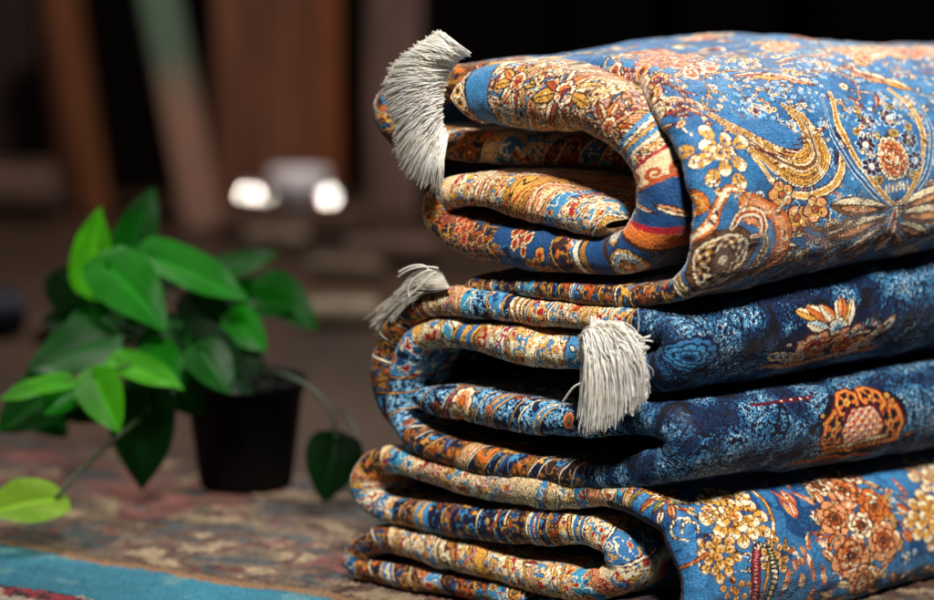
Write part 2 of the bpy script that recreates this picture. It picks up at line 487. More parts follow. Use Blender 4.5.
def ridge(cv, s0, s1, w0, w1, seed, kinds=None, dark=False):
    """the border of the carpet where it rolls over the crease: short panels of close ornament"""
    q = random.Random(seed)
    s = s0
    i_all = slice(max(int(s0 / RES), 0), min(int(s1 / RES), cv.ns))
    j = slice(max(int((w0 - cv.w0) / RES), 0), min(int((w1 - cv.w0) / RES), cv.nw))
    n0 = i_all.stop - i_all.start; m0 = j.stop - j.start
    if n0 < 4: return
    A = fbm(n0, m0, 14, 17, seed + 1, 2); B = fbm(n0, m0, 10, 13, seed + 2, 2); D = fbm(n0, m0, 26, 60, seed + 3, 2); E = vnoise(n0, m0, 3, 3, seed + 4)
    ss = np.arange(n0)[:, None] * RES; ww = (np.arange(m0)[None, :] * RES)
    skew = q.uniform(-.5, .5)
    blk = np.empty((n0, m0, 3), np.float32); blk[:] = PAL['sand']
    ph = ss + skew * ww + 0.006 * (D - .5)
    edges = [0.0]; types = []
    kinds = (kinds + ([] if 'leafy' in kinds else ['clutter'] * max(2, len(kinds)))) if kinds else ['clutter', 'clutter', 'squiggle', 'squiggle', 'arcs', 'rose', 'blue', 'bands', 'fine', 'rose']
    while edges[-1] < s1 - s0 + .04:
        edges.append(edges[-1] + q.uniform(.007, .020)); types.append(q.choice(kinds))
    for k, ty in enumerate(types):
        m = (ph >= edges[k] - .02) & (ph < edges[k + 1] - .02)
        if not m.any(): continue
        t = (ph - edges[k] + .02) / (edges[k + 1] - edges[k])
        base = PAL[q.choice(('cream', 'sand', 'sand', 'peach', 'sand', 'gold'))]
        def put(mm, col):
            blk[m & mm] = PAL[col]
        if ty == 'squiggle':
            blk[m] = base
            put(np.abs(A - .5) < .045, q.choice(('red', 'wine', 'rust')))
            put(np.abs(B - .42) < .03, q.choice(('brown', 'wine', 'blue')))
            put(B > .68, q.choice(('gold', 'teal', 'peach')))
            put(A > .74, 'mid')
        elif ty == 'clutter':
            fa, fb = A * 5.2, B * 4.2
            idx = (np.floor(fa) * 5 + np.floor(fb) * 3).astype(int) % 9
            pal = ['sand', 'peach', 'red', 'mid', 'cream', 'rust', 'sand', 'gold', 'sand'] if not dark else ['brown', 'navy', 'umber', 'rust', 'deep', 'navy', 'brown', 'ochre', 'umber']
            for z_, cn in enumerate(pal): put(idx == z_, cn)
            put((fa % 1 < .10) | (fb % 1 < .07), 'umber' if dark else q.choice(('wine', 'umber')))
            put((fa % 1 > .90) & (idx % 2 == 0), 'gold' if dark else 'cream')
        elif ty == 'fine':
            blk[m] = base
            put((E > .62), q.choice(('red', 'rust', 'brown')))
            put((E < .24), q.choice(('blue', 'wine', 'gold')))
        elif ty == 'arcs':
            u = (t * q.uniform(3, 5) + 1.6 * (D - .5)) % 1
            blk[m] = base
            put(u < .14, 'umber'); put((u >= .14) & (u < .42), q.choice(('gold', 'ochre', 'peach'))); put((u >= .42) & (u < .54), q.choice(('red', 'wine')))
            put((u > .54) & (E > .7), 'ochre')
        elif ty == 'bands':
            blk[m] = PAL[q.choice(('blue', 'mid', 'deep'))]
            put((t % .5) < .09, 'umber'); put(((t % .5) > .09) & ((t % .5) < .2), q.choice(('cream', 'gold')))
            put((t > .4) & (t < .75) & (E > .55), q.choice(('cream', 'red', 'gold')))
        elif ty == 'blue':
            blk[m] = PAL[q.choice(('blue', 'mid', 'blue', 'teal'))]
            put(np.abs(A - .5) < .03, 'cream'); put(B > .66, q.choice(('cream', 'gold'))); put(B > .73, 'red')
            put(A < .26, 'deep')
        elif ty == 'navy':
            blk[m] = PAL['navy']
            put(np.abs(A - .5) < .04, 'mid'); put(B > .62, 'brown'); put(B > .72, 'gold')
        elif ty == 'leafy':
            blk[m] = PAL['navy']
            put((E > .42), 'mid'); put(E > .58, 'light'); put(E > .8, 'pale'); put(A < .36, 'navy')
        elif ty == 'rust':
            blk[m] = PAL[q.choice(('brown', 'umber', 'umber'))]
            put(np.abs(A - .5) < .05, 'ochre'); put(B > .64, 'orange'); put(B < .33, 'navy')
        else:
            blk[m] = base
            put(np.abs(B - .5) < .02, 'brown'); put(A > .66, 'gold')
    # thin ruled lines where two panels meet
    for k in range(1, len(edges)):
        d = np.abs(ph - edges[k] + .02)
        if q.random() < .75:
            blk[d < .0012] = PAL[q.choice(('umber', 'navy', 'wine'))]
            blk[d < .0005] = PAL[q.choice(('gold', 'cream'))]
    cv.c[i_all, j] = blk
    # rosettes set on the panels
    n = int((s1 - s0) / .016)
    for k in range(n):
        s = s0 + (k + q.uniform(.2, .8)) * (s1 - s0) / n; w = q.uniform(w0 * .6, w1 * .6) if w0 < 0 else q.uniform(w0, w1)
        t = q.random()
        if dark: pet, tip = q.choice((('brown', 'gold'), ('rust', 'peach'), ('deep', 'mid'), ('brown', 'rust')))
        else: pet, tip = q.choice((('rust', 'peach'), ('red', 'cream'), ('mid', 'cream'), ('orange', 'gold'), ('red', 'pink'), ('teal', 'cream')))
        if t < .45: cv.flower(s, w, q.uniform(3, 6.5), q.choice((5, 6, 8)), pet, tip, q.choice(('red', 'navy', 'green', 'gold')), q.choice(('umber', 'wine', 'navy')), q.uniform(0, 6))
        elif t < .85: cv.leaf(s, w, q.uniform(8, 15), q.uniform(3, 6), q.uniform(0, 3.1), pet, tip, q.choice(('umber', 'wine')))
        else: cv.ribbon(s, w, [(-9, -3), (-3, 4), (4, -3), (9, 3)], (1, 2.4, 1), [(1, 'umber'), (.55, tip)], k=5)

def tendrils(cv, s0, s1, w0, w1, n, seed, ys=1.0):
    """hair-fine curling vines with tiny leaves, the ground ornament of the field"""
    q = random.Random(seed); cv.ys = ys
    for k in range(n):
        s = q.uniform(s0, s1); w = q.uniform(w0, w1); a = q.uniform(0, 6.28); r = q.uniform(5, 11); t = q.choice((-1, 1))
        pts = [(r * (1 - .12 * u) * math.cos(a + t * .75 * u), r * (1 - .12 * u) * math.sin(a + t * .75 * u)) for u in range(7)]
        c = q.choice(('sand', 'gold', 'pale', 'peach', 'light', 'cream'))
        cv.ribbon(s, w, pts, (1.5, 1.9, 1.2), [(1, q.choice(('wine', 'navy', 'umber', 'deep'))), (.55, c)], k=4)
        for u in (1, 3, 5):
            x, y = pts[u]
            if q.random() < .6: cv.leaf(s + y * 1e-3 * ys, w + x * cv.xs * 1e-3, q.uniform(4, 7), q.uniform(1.8, 2.8), a + u, c, q.choice(('cream', 'pale', 'peach')), 'umber', False)
            else: cv.flower(s + y * 1e-3 * ys, w + x * cv.xs * 1e-3, q.uniform(1.6, 2.8), 5, q.choice(('red', 'peach', 'gold', 'cream')), q.choice(('cream', 'sand')), 'red', 'umber', u)
    cv.ys = 1.0

def detail(cv, seed, s0, s1, amt=1.0, cell=1.0):
    """work the large shapes over with fine inner drawing, as a fine weave has"""
    a, b = int(s0 / RES), min(int(s1 / RES), cv.ns)
    C = cv.c[a:b]; n, m = C.shape[:2]
    q_ = lambda mm: max(mm * 1e-3 / RES * cell, 1.2)
    A = vnoise(n, m, q_(1.7), q_(2.6), seed); B = vnoise(n, m, q_(1.2), q_(1.8), seed + 1); D = fbm(n, m, q_(5), q_(8), seed + 2, 2)
    blue = C[..., 2] > C[..., 0] * 1.25
    lum = C.mean(-1)
    warm = ~blue & (lum > .09)
    k = warm & (np.abs(A - .5) < .040 * amt) & (D > .36); C[k] = PAL['brown'] * .8
    k = warm & (A > .74) & (D > .5); C[k] = PAL['cream']
    k = warm & (B < .15) & (D < .50); C[k] = C[k] * .45 + PAL['rust'] * .35
    k = warm & (B > .86) & (D < .5); C[k] = PAL['gold']
    k = warm & (A < .16) & (D > .58); C[k] = PAL['wine']
    k = blue & (lum > .03) & (np.abs(A - .5) < .03) & (D > .58); C[k] = PAL['mid']
    k = blue & (lum > .03) & (B < .14); C[k] *= .6

# -- top carpet: its outer wrap ------------------------------------------------
def design_top():
    cv = Canvas(A_OUT.len, -A_OUT.L - .03, A_OUT.L + .03, 'blue')
    n = fbm(cv.ns, cv.nw, 50, 70, 3); cv.c[n > .56] = PAL['blue'] * .55 + PAL['mid'] * .45
    cv.c[n < .40] = PAL['blue'] * .5 + PAL['deep'] * .5
    E = vnoise(cv.ns, cv.nw, 2.2, 3.2, 8); cv.c[E > .8] *= 1.18; cv.c[E < .2] *= .82
    cv.soff, cv.woff = -.007, .011
    scatter(cv, .19, .42, .0, .52, 330, 31, .85)
    scatter(cv, .36, .56, .0, .50, 160, 33, 1.5)
    tendrils(cv, .19, .44, .0, .52, 270, 35)
    # filigree
    for k, (s, w, r) in enumerate([(.342, .093, 13), (.335, .12, 12), (.312, .222, 15), (.318, .150, 13), (.30, .095, 12), (.345, .27, 14), (.33, .06, 8), (.25, .135, 10), (.27, .135, 9), (.318, .075, 8),
                                   (.36, .17, 12), (.22, .22, 13), (.225, .25, 14), (.205, .15, 9), (.355, .22, 14), (.285, .265, 12), (.26, .035, 6), (.325, .30, 16)]):
        blossoms(cv, s, w, r * 1.2, 36, 400 + k, ('pale', 'sand', 'light', 'light'), 'blue', 1.8)
    def clear(s, w, rx, ry):
        g = cv.window(s, w, max(rx, ry))
        sl, X, Y = g
        m = (X / rx) ** 2 + (Y / ry) ** 2 < .72
        cv.put(sl, m, PAL['blue'] * (.95 + .0 * rx))
    # wheat coloured sickle leaf with a striped bulb
    clear(.296, .066, 30, 24)
    s, w = .303, .062
    for dx, dy, L, a in ((-48, 30, 24, -.7), (-40, 34, 26, -.6), (-34, 22, 22, -.7), (-27, 27, 24, -.75), (-20, 14, 16, -.8), (-52, 22, 16, -.6)):
        cv.leaf(s + dy * 1e-3, w + dx * 1.5e-3, L, 5, a, qr.choice(('gold', 'peach', 'rust')), 'cream', 'wine')
    cv.ribbon(s, w, [(-14, 2), (0, -30), (22, -44), (46, -38), (56, -14), (50, 8)], (2, 5, 7, 8, 5, 1), [(1, 'wine'), (.75, 'cream'), (.4, 'gold')])
    cv.ribbon(s, w, [(-24, 18), (-11, 3), (6, -16), (24, -26), (37, -16), (36, 6), (27, 22)], (6, 10, 19, 27, 22, 10, 2), [(1, 'wine'), (.94, 'cream'), (.87, 'umber'), (.83, 'gold'), (.71, 'umber'), (.67, 'gold'), (.56, 'wine'), (.52, 'ochre'), (.42, 'umber'), (.38, 'gold'), (.27, 'umber'), (.23, 'sand'), (.10, 'brown')])
    for k in range(9):
        cv.ribbon(s, w, [(-6 + 4 * k, -6 - 4 * k + .5 * k * k), (2 + 4.4 * k, -16 - 2.2 * k + .45 * k * k)], (1.4, .6), [(1, 'wine')], k=3)
    for k in range(5):
        cv.leaf(s - .022 + .006 * k, w + .075 + .004 * k, 12, 3, 1.2 + .1 * k, 'wine', 'blue', 'navy', False)
    # big palmette in a horseshoe with winged leaves under it
    s, w = .276, .200
    clear(s + .004, w, 38, 46)
    X15 = lambda dx: w + dx * 1.5e-3
    for sg in (-1, 1):
        cv.ribbon(s, w, [(sg * 34, 52), (sg * 38, 20), (sg * 30, -8), (sg * 14, -28), (sg * 2, -36)], (2, 4, 5, 5, 3), [(1, 'deep'), (.8, 'pale'), (.4, 'deep')])
        cv.ribbon(s, w, [(sg * 24, 56), (sg * 31, 24), (sg * 25, -4), (sg * 12, -24), (sg * 1, -34)], (4, 6, 5, 5, 3), [(1, 'wine'), (.8, 'cream'), (.5, 'gold'), (.2, 'ochre')])
        for dx, dy, L, a, wd in ((28, -31, 50, .2 * sg, 14), (29, -45, 50, -.12 * sg, 15), (20, -56, 34, -.42 * sg, 10), (12, -64, 24, -.8 * sg, 7)):
            cv.leaf(s + dy * 1e-3, X15(sg * dx), L, wd, a, 'brown', 'cream', 'umber')
            cv.leaf(s + (dy - 1.5) * 1e-3, X15(sg * dx), L * .7, wd * .45, a, 'peach', 'ochre', 'umber', False)
        for dx, dy in ((9, 30), (17, 12), (18, -4)):
            cv.flower(s + dy * 1e-3, X15(sg * dx), 8, 8, 'wine', 'navy', 'cream', 'pale', qr.uniform(0, 1), .32)
        for dx, dy in ((20, 22), (7, 18), (14, -14), (12, 40)):
            cv.flower(s + dy * 1e-3, X15(sg * dx), 4, 4, 'green', 'gold', 'red', 'brown', .4)
        cv.leaf(s + .047, X15(sg * 8), 18, 4, 1.57 - sg * .4, 'red', 'peach', 'wine')
        cv.leaf(s - .074, X15(sg * 10), 26, 3.5, -sg * .5, 'rust', 'wine', 'umber')
        cv.leaf(s - .068, X15(sg * 24), 22, 3.5, sg * .35, 'rust', 'red', 'umber')
    for k in range(46):
        dx, dy = qr.uniform(-21, 21), qr.uniform(-20, 46)
        if abs(dx) < 24 - max(0, -dy) * .9: cv.flower(s + dy * 1e-3, X15(dx), qr.uniform(1.6, 2.8), 5, qr.choice(('pale', 'gold', 'green', 'peach', 'light')), qr.choice(('cream', 'pale')), 'red', 'deep', dx)
    for k in range(12): cv.leaf(s + qr.uniform(-.004, .04), X15(qr.uniform(-16, 16)), 9, 2.6, qr.uniform(.8, 2.3), 'green', 'gold', 'wine', False)
    cv.palmette(s, w, 14, 1.3, 0, ('umber', 'cream', 'rust', 'brown', 'peach', 'rust'))
    for k in range(7): cv.leaf(s - .021, X15(-9 + 3 * k), 7, 2, 1.57, 'navy', 'pale', 'cream', False)
    cv.leaf(s - .050, w, 44, 9, 1.57, 'cream', 'sand', 'wine'); cv.leaf(s - .048, w, 24, 4, 1.57, 'red', 'mid', 'wine', False)
    # cream and gold flower head by the seam
    clear(.291, .012, 26, 22)
    for k in range(11):
        a = k * 2.399; rr = 6 + 1.5 * k
        cv.petal(.293 + rr * math.sin(a) * 1e-3, .016 + rr * math.cos(a) * 1.5e-3, 6.5, 5, a + qr.uniform(-.3, .3), 'gold', 'cream', 'deep', .6)
    cv.flower(.293, .014, 6, 5, 'gold', 'cream', 'deep', 'ochre')
    # three little five-petalled flowers
    for s, w in ((.262, .0713), (.245, .087), (.249, .107)):
        cv.flower(s, w, 10, 5, 'gold', 'peach', 'rust', 'umber', qr.uniform(0, 6), .2)
    # fan of short sheaves
    for k in range(26):
        a = -2.6 + k * .085
        for rr in (17, 23):
            cv.leaf(.250 + rr * math.sin(a) * 1e-3, .122 + rr * math.cos(a) * 1.7e-3, 6, 1.8, a, 'sand', 'cream', 'brown', False)
    # scrolling arabesque low at the corner
    s, w = .228, .008
    clear(s + .004, w + .012, 36, 32)
    cv.palmette(s - .002, w + .004, 24, .95, .9, ('umber', 'brown', 'ochre', 'navy', 'cream', 'brown'), lobes=7)
    cv.ribbon(s, w, [(-28, 6), (-22, -18), (0, -27), (22, -20), (32, 2), (24, 16)], (3, 6, 8, 8, 6, 2), [(1, 'umber'), (.85, 'ochre'), (.55, 'cream'), (.35, 'wine'), (.15, 'green')])
    cv.ribbon(s, w, [(34, -18), (44, -4), (42, 16), (30, 28), (18, 34), (16, 24), (24, 18)], (6, 11, 12, 10, 10, 8, 4), [(1, 'wine'), (.88, 'orange'), (.45, 'peach')])
    cv.ribbon(s, w, [(6, 18), (14, 26), (26, 24), (28, 12), (20, 10)], (4, 7, 7, 6, 3), [(1, 'wine'), (.8, 'cream'), (.3, 'rust')])
    cv.ribbon(s, w, [(-20, 8), (-8, 20), (-2, 32), (6, 42), (16, 40)], (6, 8, 8, 7, 3), [(1, 'umber'), (.85, 'orange'), (.4, 'cream')])
    cv.ribbon(s, w, [(-34, 22), (-30, 36), (-16, 42), (-10, 34), (-18, 28)], (9, 11, 10, 8, 4), [(1, 'umber'), (.85, 'orange'), (.3, 'gold')])
    cv.leaf(s - .026, w - .030, 18, 9, -.6, 'cream', 'sand', 'umber')
    # rust streaks along the lower bend
    for k in range(34):
        x = .035 + k * .0058
        cv.leaf(.2085 + qr.uniform(-.006, .013), x, qr.uniform(10, 22), qr.uniform(1.8, 3), .55 + qr.uniform(-.2, .2), qr.choice(('rust', 'orange', 'ochre', 'wine', 'brown')), qr.choice(('gold', 'rust', 'peach')), 'umber', False)
    cv.soff = cv.woff = 0.0
    # crease above: rose and gold border coming over the shoulder
    ridge(cv, .325, .47, -.05, .0085, 77, ['squiggle', 'rose', 'squiggle', 'fine', 'blue'])
    for s, w, r, p, t in ((.385, -.006, 9, 'red', 'pink'), (.402, .002, 8, 'rust', 'cream'), (.362, -.003, 9, 'peach', 'cream'), (.345, .001, 8, 'gold', 'peach'), (.418, -.004, 8, 'red', 'peach'), (.372, .008, 7, 'orange', 'sand'), (.352, .012, 7, 'rust', 'gold')):
        cv.flower(s, w, r, 7, p, t, 'wine', 'wine', qr.uniform(0, 6))
    for k in range(8):
        cv.leaf(.352 - .005 * k, .011 + .0035 * k * (k < 5), 11, 3, -.7, qr.choice(('red', 'gold', 'peach')), 'cream', 'wine')
    cv.soff, cv.woff = -.007, .011
    # the top, running away from us: peach leaves and pale sprays
    for s, w, L, wd, a, c in ((.350, .115, 34, 9, -.35, 'gold'), (.345, .133, 30, 8, -.5, 'peach'), (.356, .095, 26, 6, -.1, 'rust'), (.344, .23, 36, 10, -.5, 'peach'), (.352, .215, 24, 7, -.9, 'rust'), (.335, .25, 26, 8, -.6, 'gold'),
                              (.372, .15, 28, 6, .2, 'rust'), (.38, .19, 34, 8, .1, 'peach'), (.385, .24, 40, 9, -.1, 'rust'), (.37, .28, 30, 8, -.3, 'gold')):
        cv.leaf(s, w, L, wd, a, c, 'cream', 'wine')
    for k in range(26):
        s = .372 + qr.uniform(0, .13); w = qr.uniform(.02, .42)
        cv.cluster(s, w, qr.uniform(12, 20), 9, qr.choice(('peach', 'orange', 'gold')), qr.choice(('cream', 'pink', 'sand')), k, core='red', edge='rust')
    cv.ribbon(.35, .10, [(-40, -12), (-34, 8), (0, 12), (40, 2), (90, 10)], (1.5, 2, 2, 2, 1), [(1, 'wine'), (.5, 'gold')])
    cv.ribbon(.33, .19, [(-8, 44), (-2, 24), (8, 10), (2, -6)], (1.5, 2.4, 2.4, 1), [(1, 'wine'), (.5, 'peach')])
    cv.soff = cv.woff = 0.0
    detail(cv, 500, .18, .52, .9, 1.2)
    # underside and far end
    ridge(cv, .0, .195, -.04, .05, 61, ['rust', 'blue', 'navy', 'rust', 'bands'], True)
    ridge(cv, .50, .80, -.05, .05, 62, ['rust', 'navy', 'rust', 'blue', 'squiggle'], True)
    abrash(cv, 4)
    return cv

def design_flap():
    cv = Canvas(A_IN.len, -.14, .14, 'sand')
    ridge(cv, 0, A_IN.len, -.10, .10, 91, ['squiggle', 'arcs', 'rose', 'fine', 'squiggle', 'rose'])
    # end of the carpet: guard border, then plain blue band
    def band(a, b, col, slant=.10):
        i = np.arange(cv.ns)[:, None] * RES; j = np.arange(cv.nw)[None, :] * RES + cv.w0
        m = (i + slant * j > a) & (i + slant * j < b)
        cv.c[m] = PAL[col]; return m
    band(-.1, .0125, 'sand'); 
    for k in range(12):
        cv.flower(.0068 - .1 * (-.055 + k * .01), -.055 + k * .01, 5.0, 6, qr.choice(('red', 'gold', 'red')), qr.choice(('cream', 'pink')), 'navy', 'umber', k)
    band(.0120, .0145, 'navy'); m = band(.0138, .0330, 'blue'); cv.c[m] = PAL['blue'] * .6 + PAL['mid'] * .4; band(.0328, .0338, 'umber')
    # large palmettes lying across the crease
    for s, w, r in ((.056, .012, 15), (.098, .006, 19), (.142, -.004, 15)):
        for k in range(9):
            a = k * .7 + .3
            cv.leaf(s + r * .8 * math.sin(a) * 1e-3, w + r * .8 * math.cos(a) * 1.2e-3, r * 1.1, r * .42, a, qr.choice(('orange', 'rust', 'gold', 'peach', 'red')), qr.choice(('gold', 'peach', 'cream', 'sand')), 'umber')
        cv.flower(s, w, r * .45, 6, 'orange', 'cream', 'red', 'wine')
    for k in range(16):
        cv.leaf(.04 + k * .0085, qr.uniform(-.035, .03), qr.uniform(8, 14), 4, qr.uniform(0, 3), qr.choice(('mid', 'blue', 'gold', 'red')), 'cream', 'umber')
    for k in range(5): cv.ribbon(.155 + .003 * k, -.01, [(-25, -4 + k), (0, 3), (25, -2)], (2, 3, 2), [(1, 'deep'), (.8, ('mid', 'cream', 'gold', 'mid', 'cream')[k])])
    detail(cv, 540, .034, .18, 1.0, .8)
    # the curl at the right: blue ground, cream and orange scrolls
    i = np.arange(cv.ns)[:, None] * RES + .10 * np.sin((np.arange(cv.nw)[None, :] * RES + cv.w0) * 40) * .06
    m = (i > .19) & (i < .305); m = np.broadcast_to(m, (cv.ns, cv.nw)); cv.c[m] = PAL['deep']
    for a, b, c in ((.178, .180, 'red'), (.180, .194, 'sand'), (.194, .196, 'rust'), (.222, .226, 'red'), (.226, .236, 'orange'), (.236, .239, 'umber'), (.258, .262, 'umber')):
        m = np.broadcast_to((i > a) & (i < b), (cv.ns, cv.nw)); cv.c[m] = PAL[c]
    for w in (-.03, -.012, .008, .026): cv.spiral(.188, w, 5, 1.2, w * 90, (3, 1.5), [(1, 'rust')])
    for w in (-.03, -.006, .02): cv.leaf(.210, w, 22, 5, .25, 'peach', 'cream', 'umber')
    for w in (-.02, .012): cv.palmette(.251, w, 11, 1, .5, ('navy', 'gold', 'blue', 'cream', 'cream', 'orange'))
    for k in range(5):
        cv.ribbon(.278 + .006 * k, 0, [(-30, -3), (-8, 4), (12, -1), (30, 5)], (3, 5, 5, 3), [(1, 'umber'), (.8, ('ochre', 'cream', 'orange', 'brown', 'ochre')[k])])
    # lower strip: deep blue with rust flowers
    ridge(cv, .290, .42, -.08, .08, 93, ['navy', 'rust', 'blue', 'navy'], True)
    m = np.zeros((cv.ns, cv.nw), bool); m[int(.31 / RES):int(.36 / RES)] = True
    m &= fbm(cv.ns, cv.nw, 30, 40, 12) > .44; cv.c[m] = PAL['deep']
    for s, w in ((.318, .012), (.335, -.01), (.372, .008), (.39, -.012), (.405, .015), (.428, 0)):
        cv.cluster(s, w, 11, 7, qr.choice(('rust', 'brown', 'orange')), qr.choice(('peach', 'sand', 'gold')), int(s * 999), core='red')
    ridge(cv, .448, A_IN.len, -.08, .08, 97, ['arcs', 'blue', 'bands', 'squiggle', 'arcs'])
    abrash(cv, 9, .1)
    return cv

# -- middle carpet -------------------------------------------------------------
def leafy_navy(cv, seed):
    """navy ground crowded with small pale blue leaves; short along s because the pile fans open round the bend"""
    n, m = cv.ns, cv.nw
    cv.c[:] = PAL['navy']
    q_ = lambda a: max(a * 1e-3 / RES, 1.0)
    V_ = lambda a, b, s_: vnoise(n, m, q_(a), q_(b), seed + s_)
    F_ = lambda a, b, s_: fbm(n, m, q_(a), q_(b), seed + s_, 2)
    wx = F_(16, 50, 9) - .5
    E = V_(.8, 2.0, 0); E2 = V_(.7, 1.6, 1); G = F_(13, 30, 2); K = F_(9, 26, 3)
    N1 = F_(2.6, 7.0, 4); N2 = F_(1.9, 5.0, 5)
    scroll = np.sin((N1 * 9 + wx * 2) * 2 * math.pi); fine = np.sin(N2 * 8 * 2 * math.pi)
    veins = np.abs(np.sin((G * 5 + wx * 4) * math.pi))
    open_ = (veins > .36) & (K > .38)
    a = (scroll > .10) & (veins > .2); cv.c[a] = PAL['deep'] * .6
    a = (scroll > .25) & open_; cv.c[a] = PAL['blue']
    a = (scroll > .50) & open_ & (K > .49); cv.c[a] = PAL['mid']
    a = (fine > .60) & open_ & (K > .54); cv.c[a] = PAL['mid']
    a = (scroll > .62) & open_ & (E > .48) & (K > .54); cv.c[a] = PAL['light']
    a = (fine > .82) & open_ & (K > .60) & (E2 > .45); cv.c[a] = PAL['pale']
    a = (fine < -.45); cv.c[a] = PAL['navy']
    a = (veins < .20) | (K < .22); cv.c[a] = PAL['ink']
    a = (veins > .20) & (veins < .30) & (E2 > .4) & (K > .33); cv.c[a] = PAL['mid']
    cv.ys, cv.xs = .45, 1.6
    q = random.Random(seed)
    for k in range(int(cv.slen * 70)):
        s = q.uniform(0, cv.slen); w = q.uniform(-.02, .45); t = q.random()
        if t < .35:      # curling acanthus leaf, light rib and dark surround
            r = q.uniform(9, 17); a = q.uniform(0, 6.28)
            cv.spiral(s, w, r, .9, a, (q.uniform(5, 8), 3), [(1, 'navy'), (.72, q.choice(('blue', 'mid'))), (.3, q.choice(('light', 'mid', 'pale')))])
        elif t < .6:
            L = q.uniform(20, 38); a = q.uniform(.2, 1.5); b = q.uniform(.2, .45) * L * q.choice((-1, 1)); c, d = math.cos(a), math.sin(a)
            cv.ribbon(s, w, [(-c * L / 2, -d * L / 2), (-d * b, c * b), (c * L / 2, d * L / 2)], (2, 6, 3), [(1, 'ink')], k=6)
        elif t < .8:
            L = q.uniform(18, 30); a = q.uniform(.2, 2.8)
            for u in range(5):
                cv.leaf(s + (u - 2) * 4e-3 * math.sin(a) * cv.ys, w + (u - 2) * 6e-3 * math.cos(a), q.uniform(7, 11), 3.4, a + .9 * (-1) ** u, q.choice(('mid', 'light', 'blue')), q.choice(('light', 'pale', 'mid')), 'navy', False)
        else:
            cv.flower(s, w, q.uniform(5, 9), q.choice((7, 9)), 'blue', 'mid', 'navy', 'ink', q.uniform(0, 6), .2)
    # dark pile showing through everywhere
    cv.c[V_(.6, 1.3, 7) < .13] = PAL['navy']
    cv.ys, cv.xs = 1.0, 1.5
    return cv

def design_mid_top():
    cv = Canvas(B_TOP.len, -B_TOP.L - .03, B_TOP.L + .03, 'navy')
    leafy_navy(cv, 201)
    # blue rosette near the corner
    cv.ys, cv.xs = .42, 1.57
    s, w = .054, .014
    cv.flower(s, w, 20, 14, 'deep', 'blue', 'navy', 'navy', 0, .1); cv.flower(s, w, 14, 9, 'deep', 'mid', 'navy', 'navy', .2, .18)
    cv.flower(s, w, 8, 7, 'deep', 'mid', 'navy', 'navy', .1, .2)
    # bouquet: winged flower above two rust blossoms, pale blue leaves at the sides
    cv.ys = .33
    s, w = .0525, .168
    X15 = lambda dx: w + dx * 1.3e-3
    g = cv.window(s - .001, w, 44); sl, X, Y = g; cv.put(sl, (X / 42) ** 2 + (Y / 27) ** 2 < 1, 'navy')
    for dx, dy, L, a, c1, c2 in ((-22, 24, 26, -.65, 'gold', 'cream'), (-14, 23, 28, -.8, 'orange', 'cream'), (-6, 20, 28, -1.0, 'cream', 'orange'), (2, 19, 28, -1.5, 'cream', 'pale'), (11, 20, 27, 1.25, 'cream', 'gold'), (-16, 14, 22, -.5, 'cream', 'pale'), (5, 26, 18, 1.4, 'orange', 'peach')):
        cv.leaf(s + dy * 1e-3 * cv.ys, X15(dx), L, 9, a, c1, c2, 'umber')
    cv.flower(s + .011 * cv.ys, X15(0), 9, 6, 'pale', 'cream', 'mid', 'umber', .2, .25)
    for dx in (-16, 15):
        cv.flower(s - .003 * cv.ys, X15(dx), 16, 7, 'orange', 'peach', 'red', 'wine', .3, .26); cv.flower(s - .015 * cv.ys, X15(dx - 1), 11, 6, 'rust', 'orange', 'gold', 'wine', .1, .25)
    for sg in (-1, 1):
        for k in range(5):
            y_ = -.018 + .0045 * k * (sg > 0) + .001 * k
            cv.leaf(s + y_ * cv.ys, X15(sg * (26 + 5.5 * k)), 18, 8, 1.57 - sg * .5, 'pale', 'cream', 'gold')
            cv.leaf(s + y_ * cv.ys, X15(sg * (26 + 5.5 * k)), 9, 3.2, 1.57 - sg * .5, 'deep', 'mid', 'navy', False)
    for k in range(9): cv.leaf(s + qr.uniform(-.004, .012) * cv.ys, X15(12 + 4 * k), 13, 3.6, 1.5, qr.choice(('sand', 'green', 'pink')), 'light', 'navy')
    for k in range(20): cv.leaf(s - (.028 + qr.uniform(0, .006)) * cv.ys, X15(-46 + 4.8 * k), 16, 5, .25, qr.choice(('peach', 'orange', 'ochre', 'sand')), 'gold', 'brown', False)
    for k in range(60):
        dx, dy = qr.uniform(-40, 40), qr.uniform(-30, 8)
        cv.flower(s + dy * 1e-3 * cv.ys, X15(dx), qr.uniform(1.6, 3), 5, qr.choice(('gold', 'cream', 'rust', 'pale', 'orange')), 'cream', 'red', 'navy', dx)
    cv.ys, cv.xs = 1.0, 1.5
    # strips: the crease of the beige border
    ridge(cv, .096, .203, -.06, .06, 211, ['squiggle', 'rose', 'arcs', 'squiggle', 'bands', 'fine'])
    ridge(cv, .203, .245, -.05, .05, 212, ['leafy', 'blue', 'leafy'], True)
    ridge(cv, .245, .28, -.05, .05, 213, ['arcs', 'squiggle', 'fine'])
    ridge(cv, .28, .44, -.05, .05, 214, ['navy', 'rust', 'navy'], True)
    abrash(cv, 14, .12)
    return cv

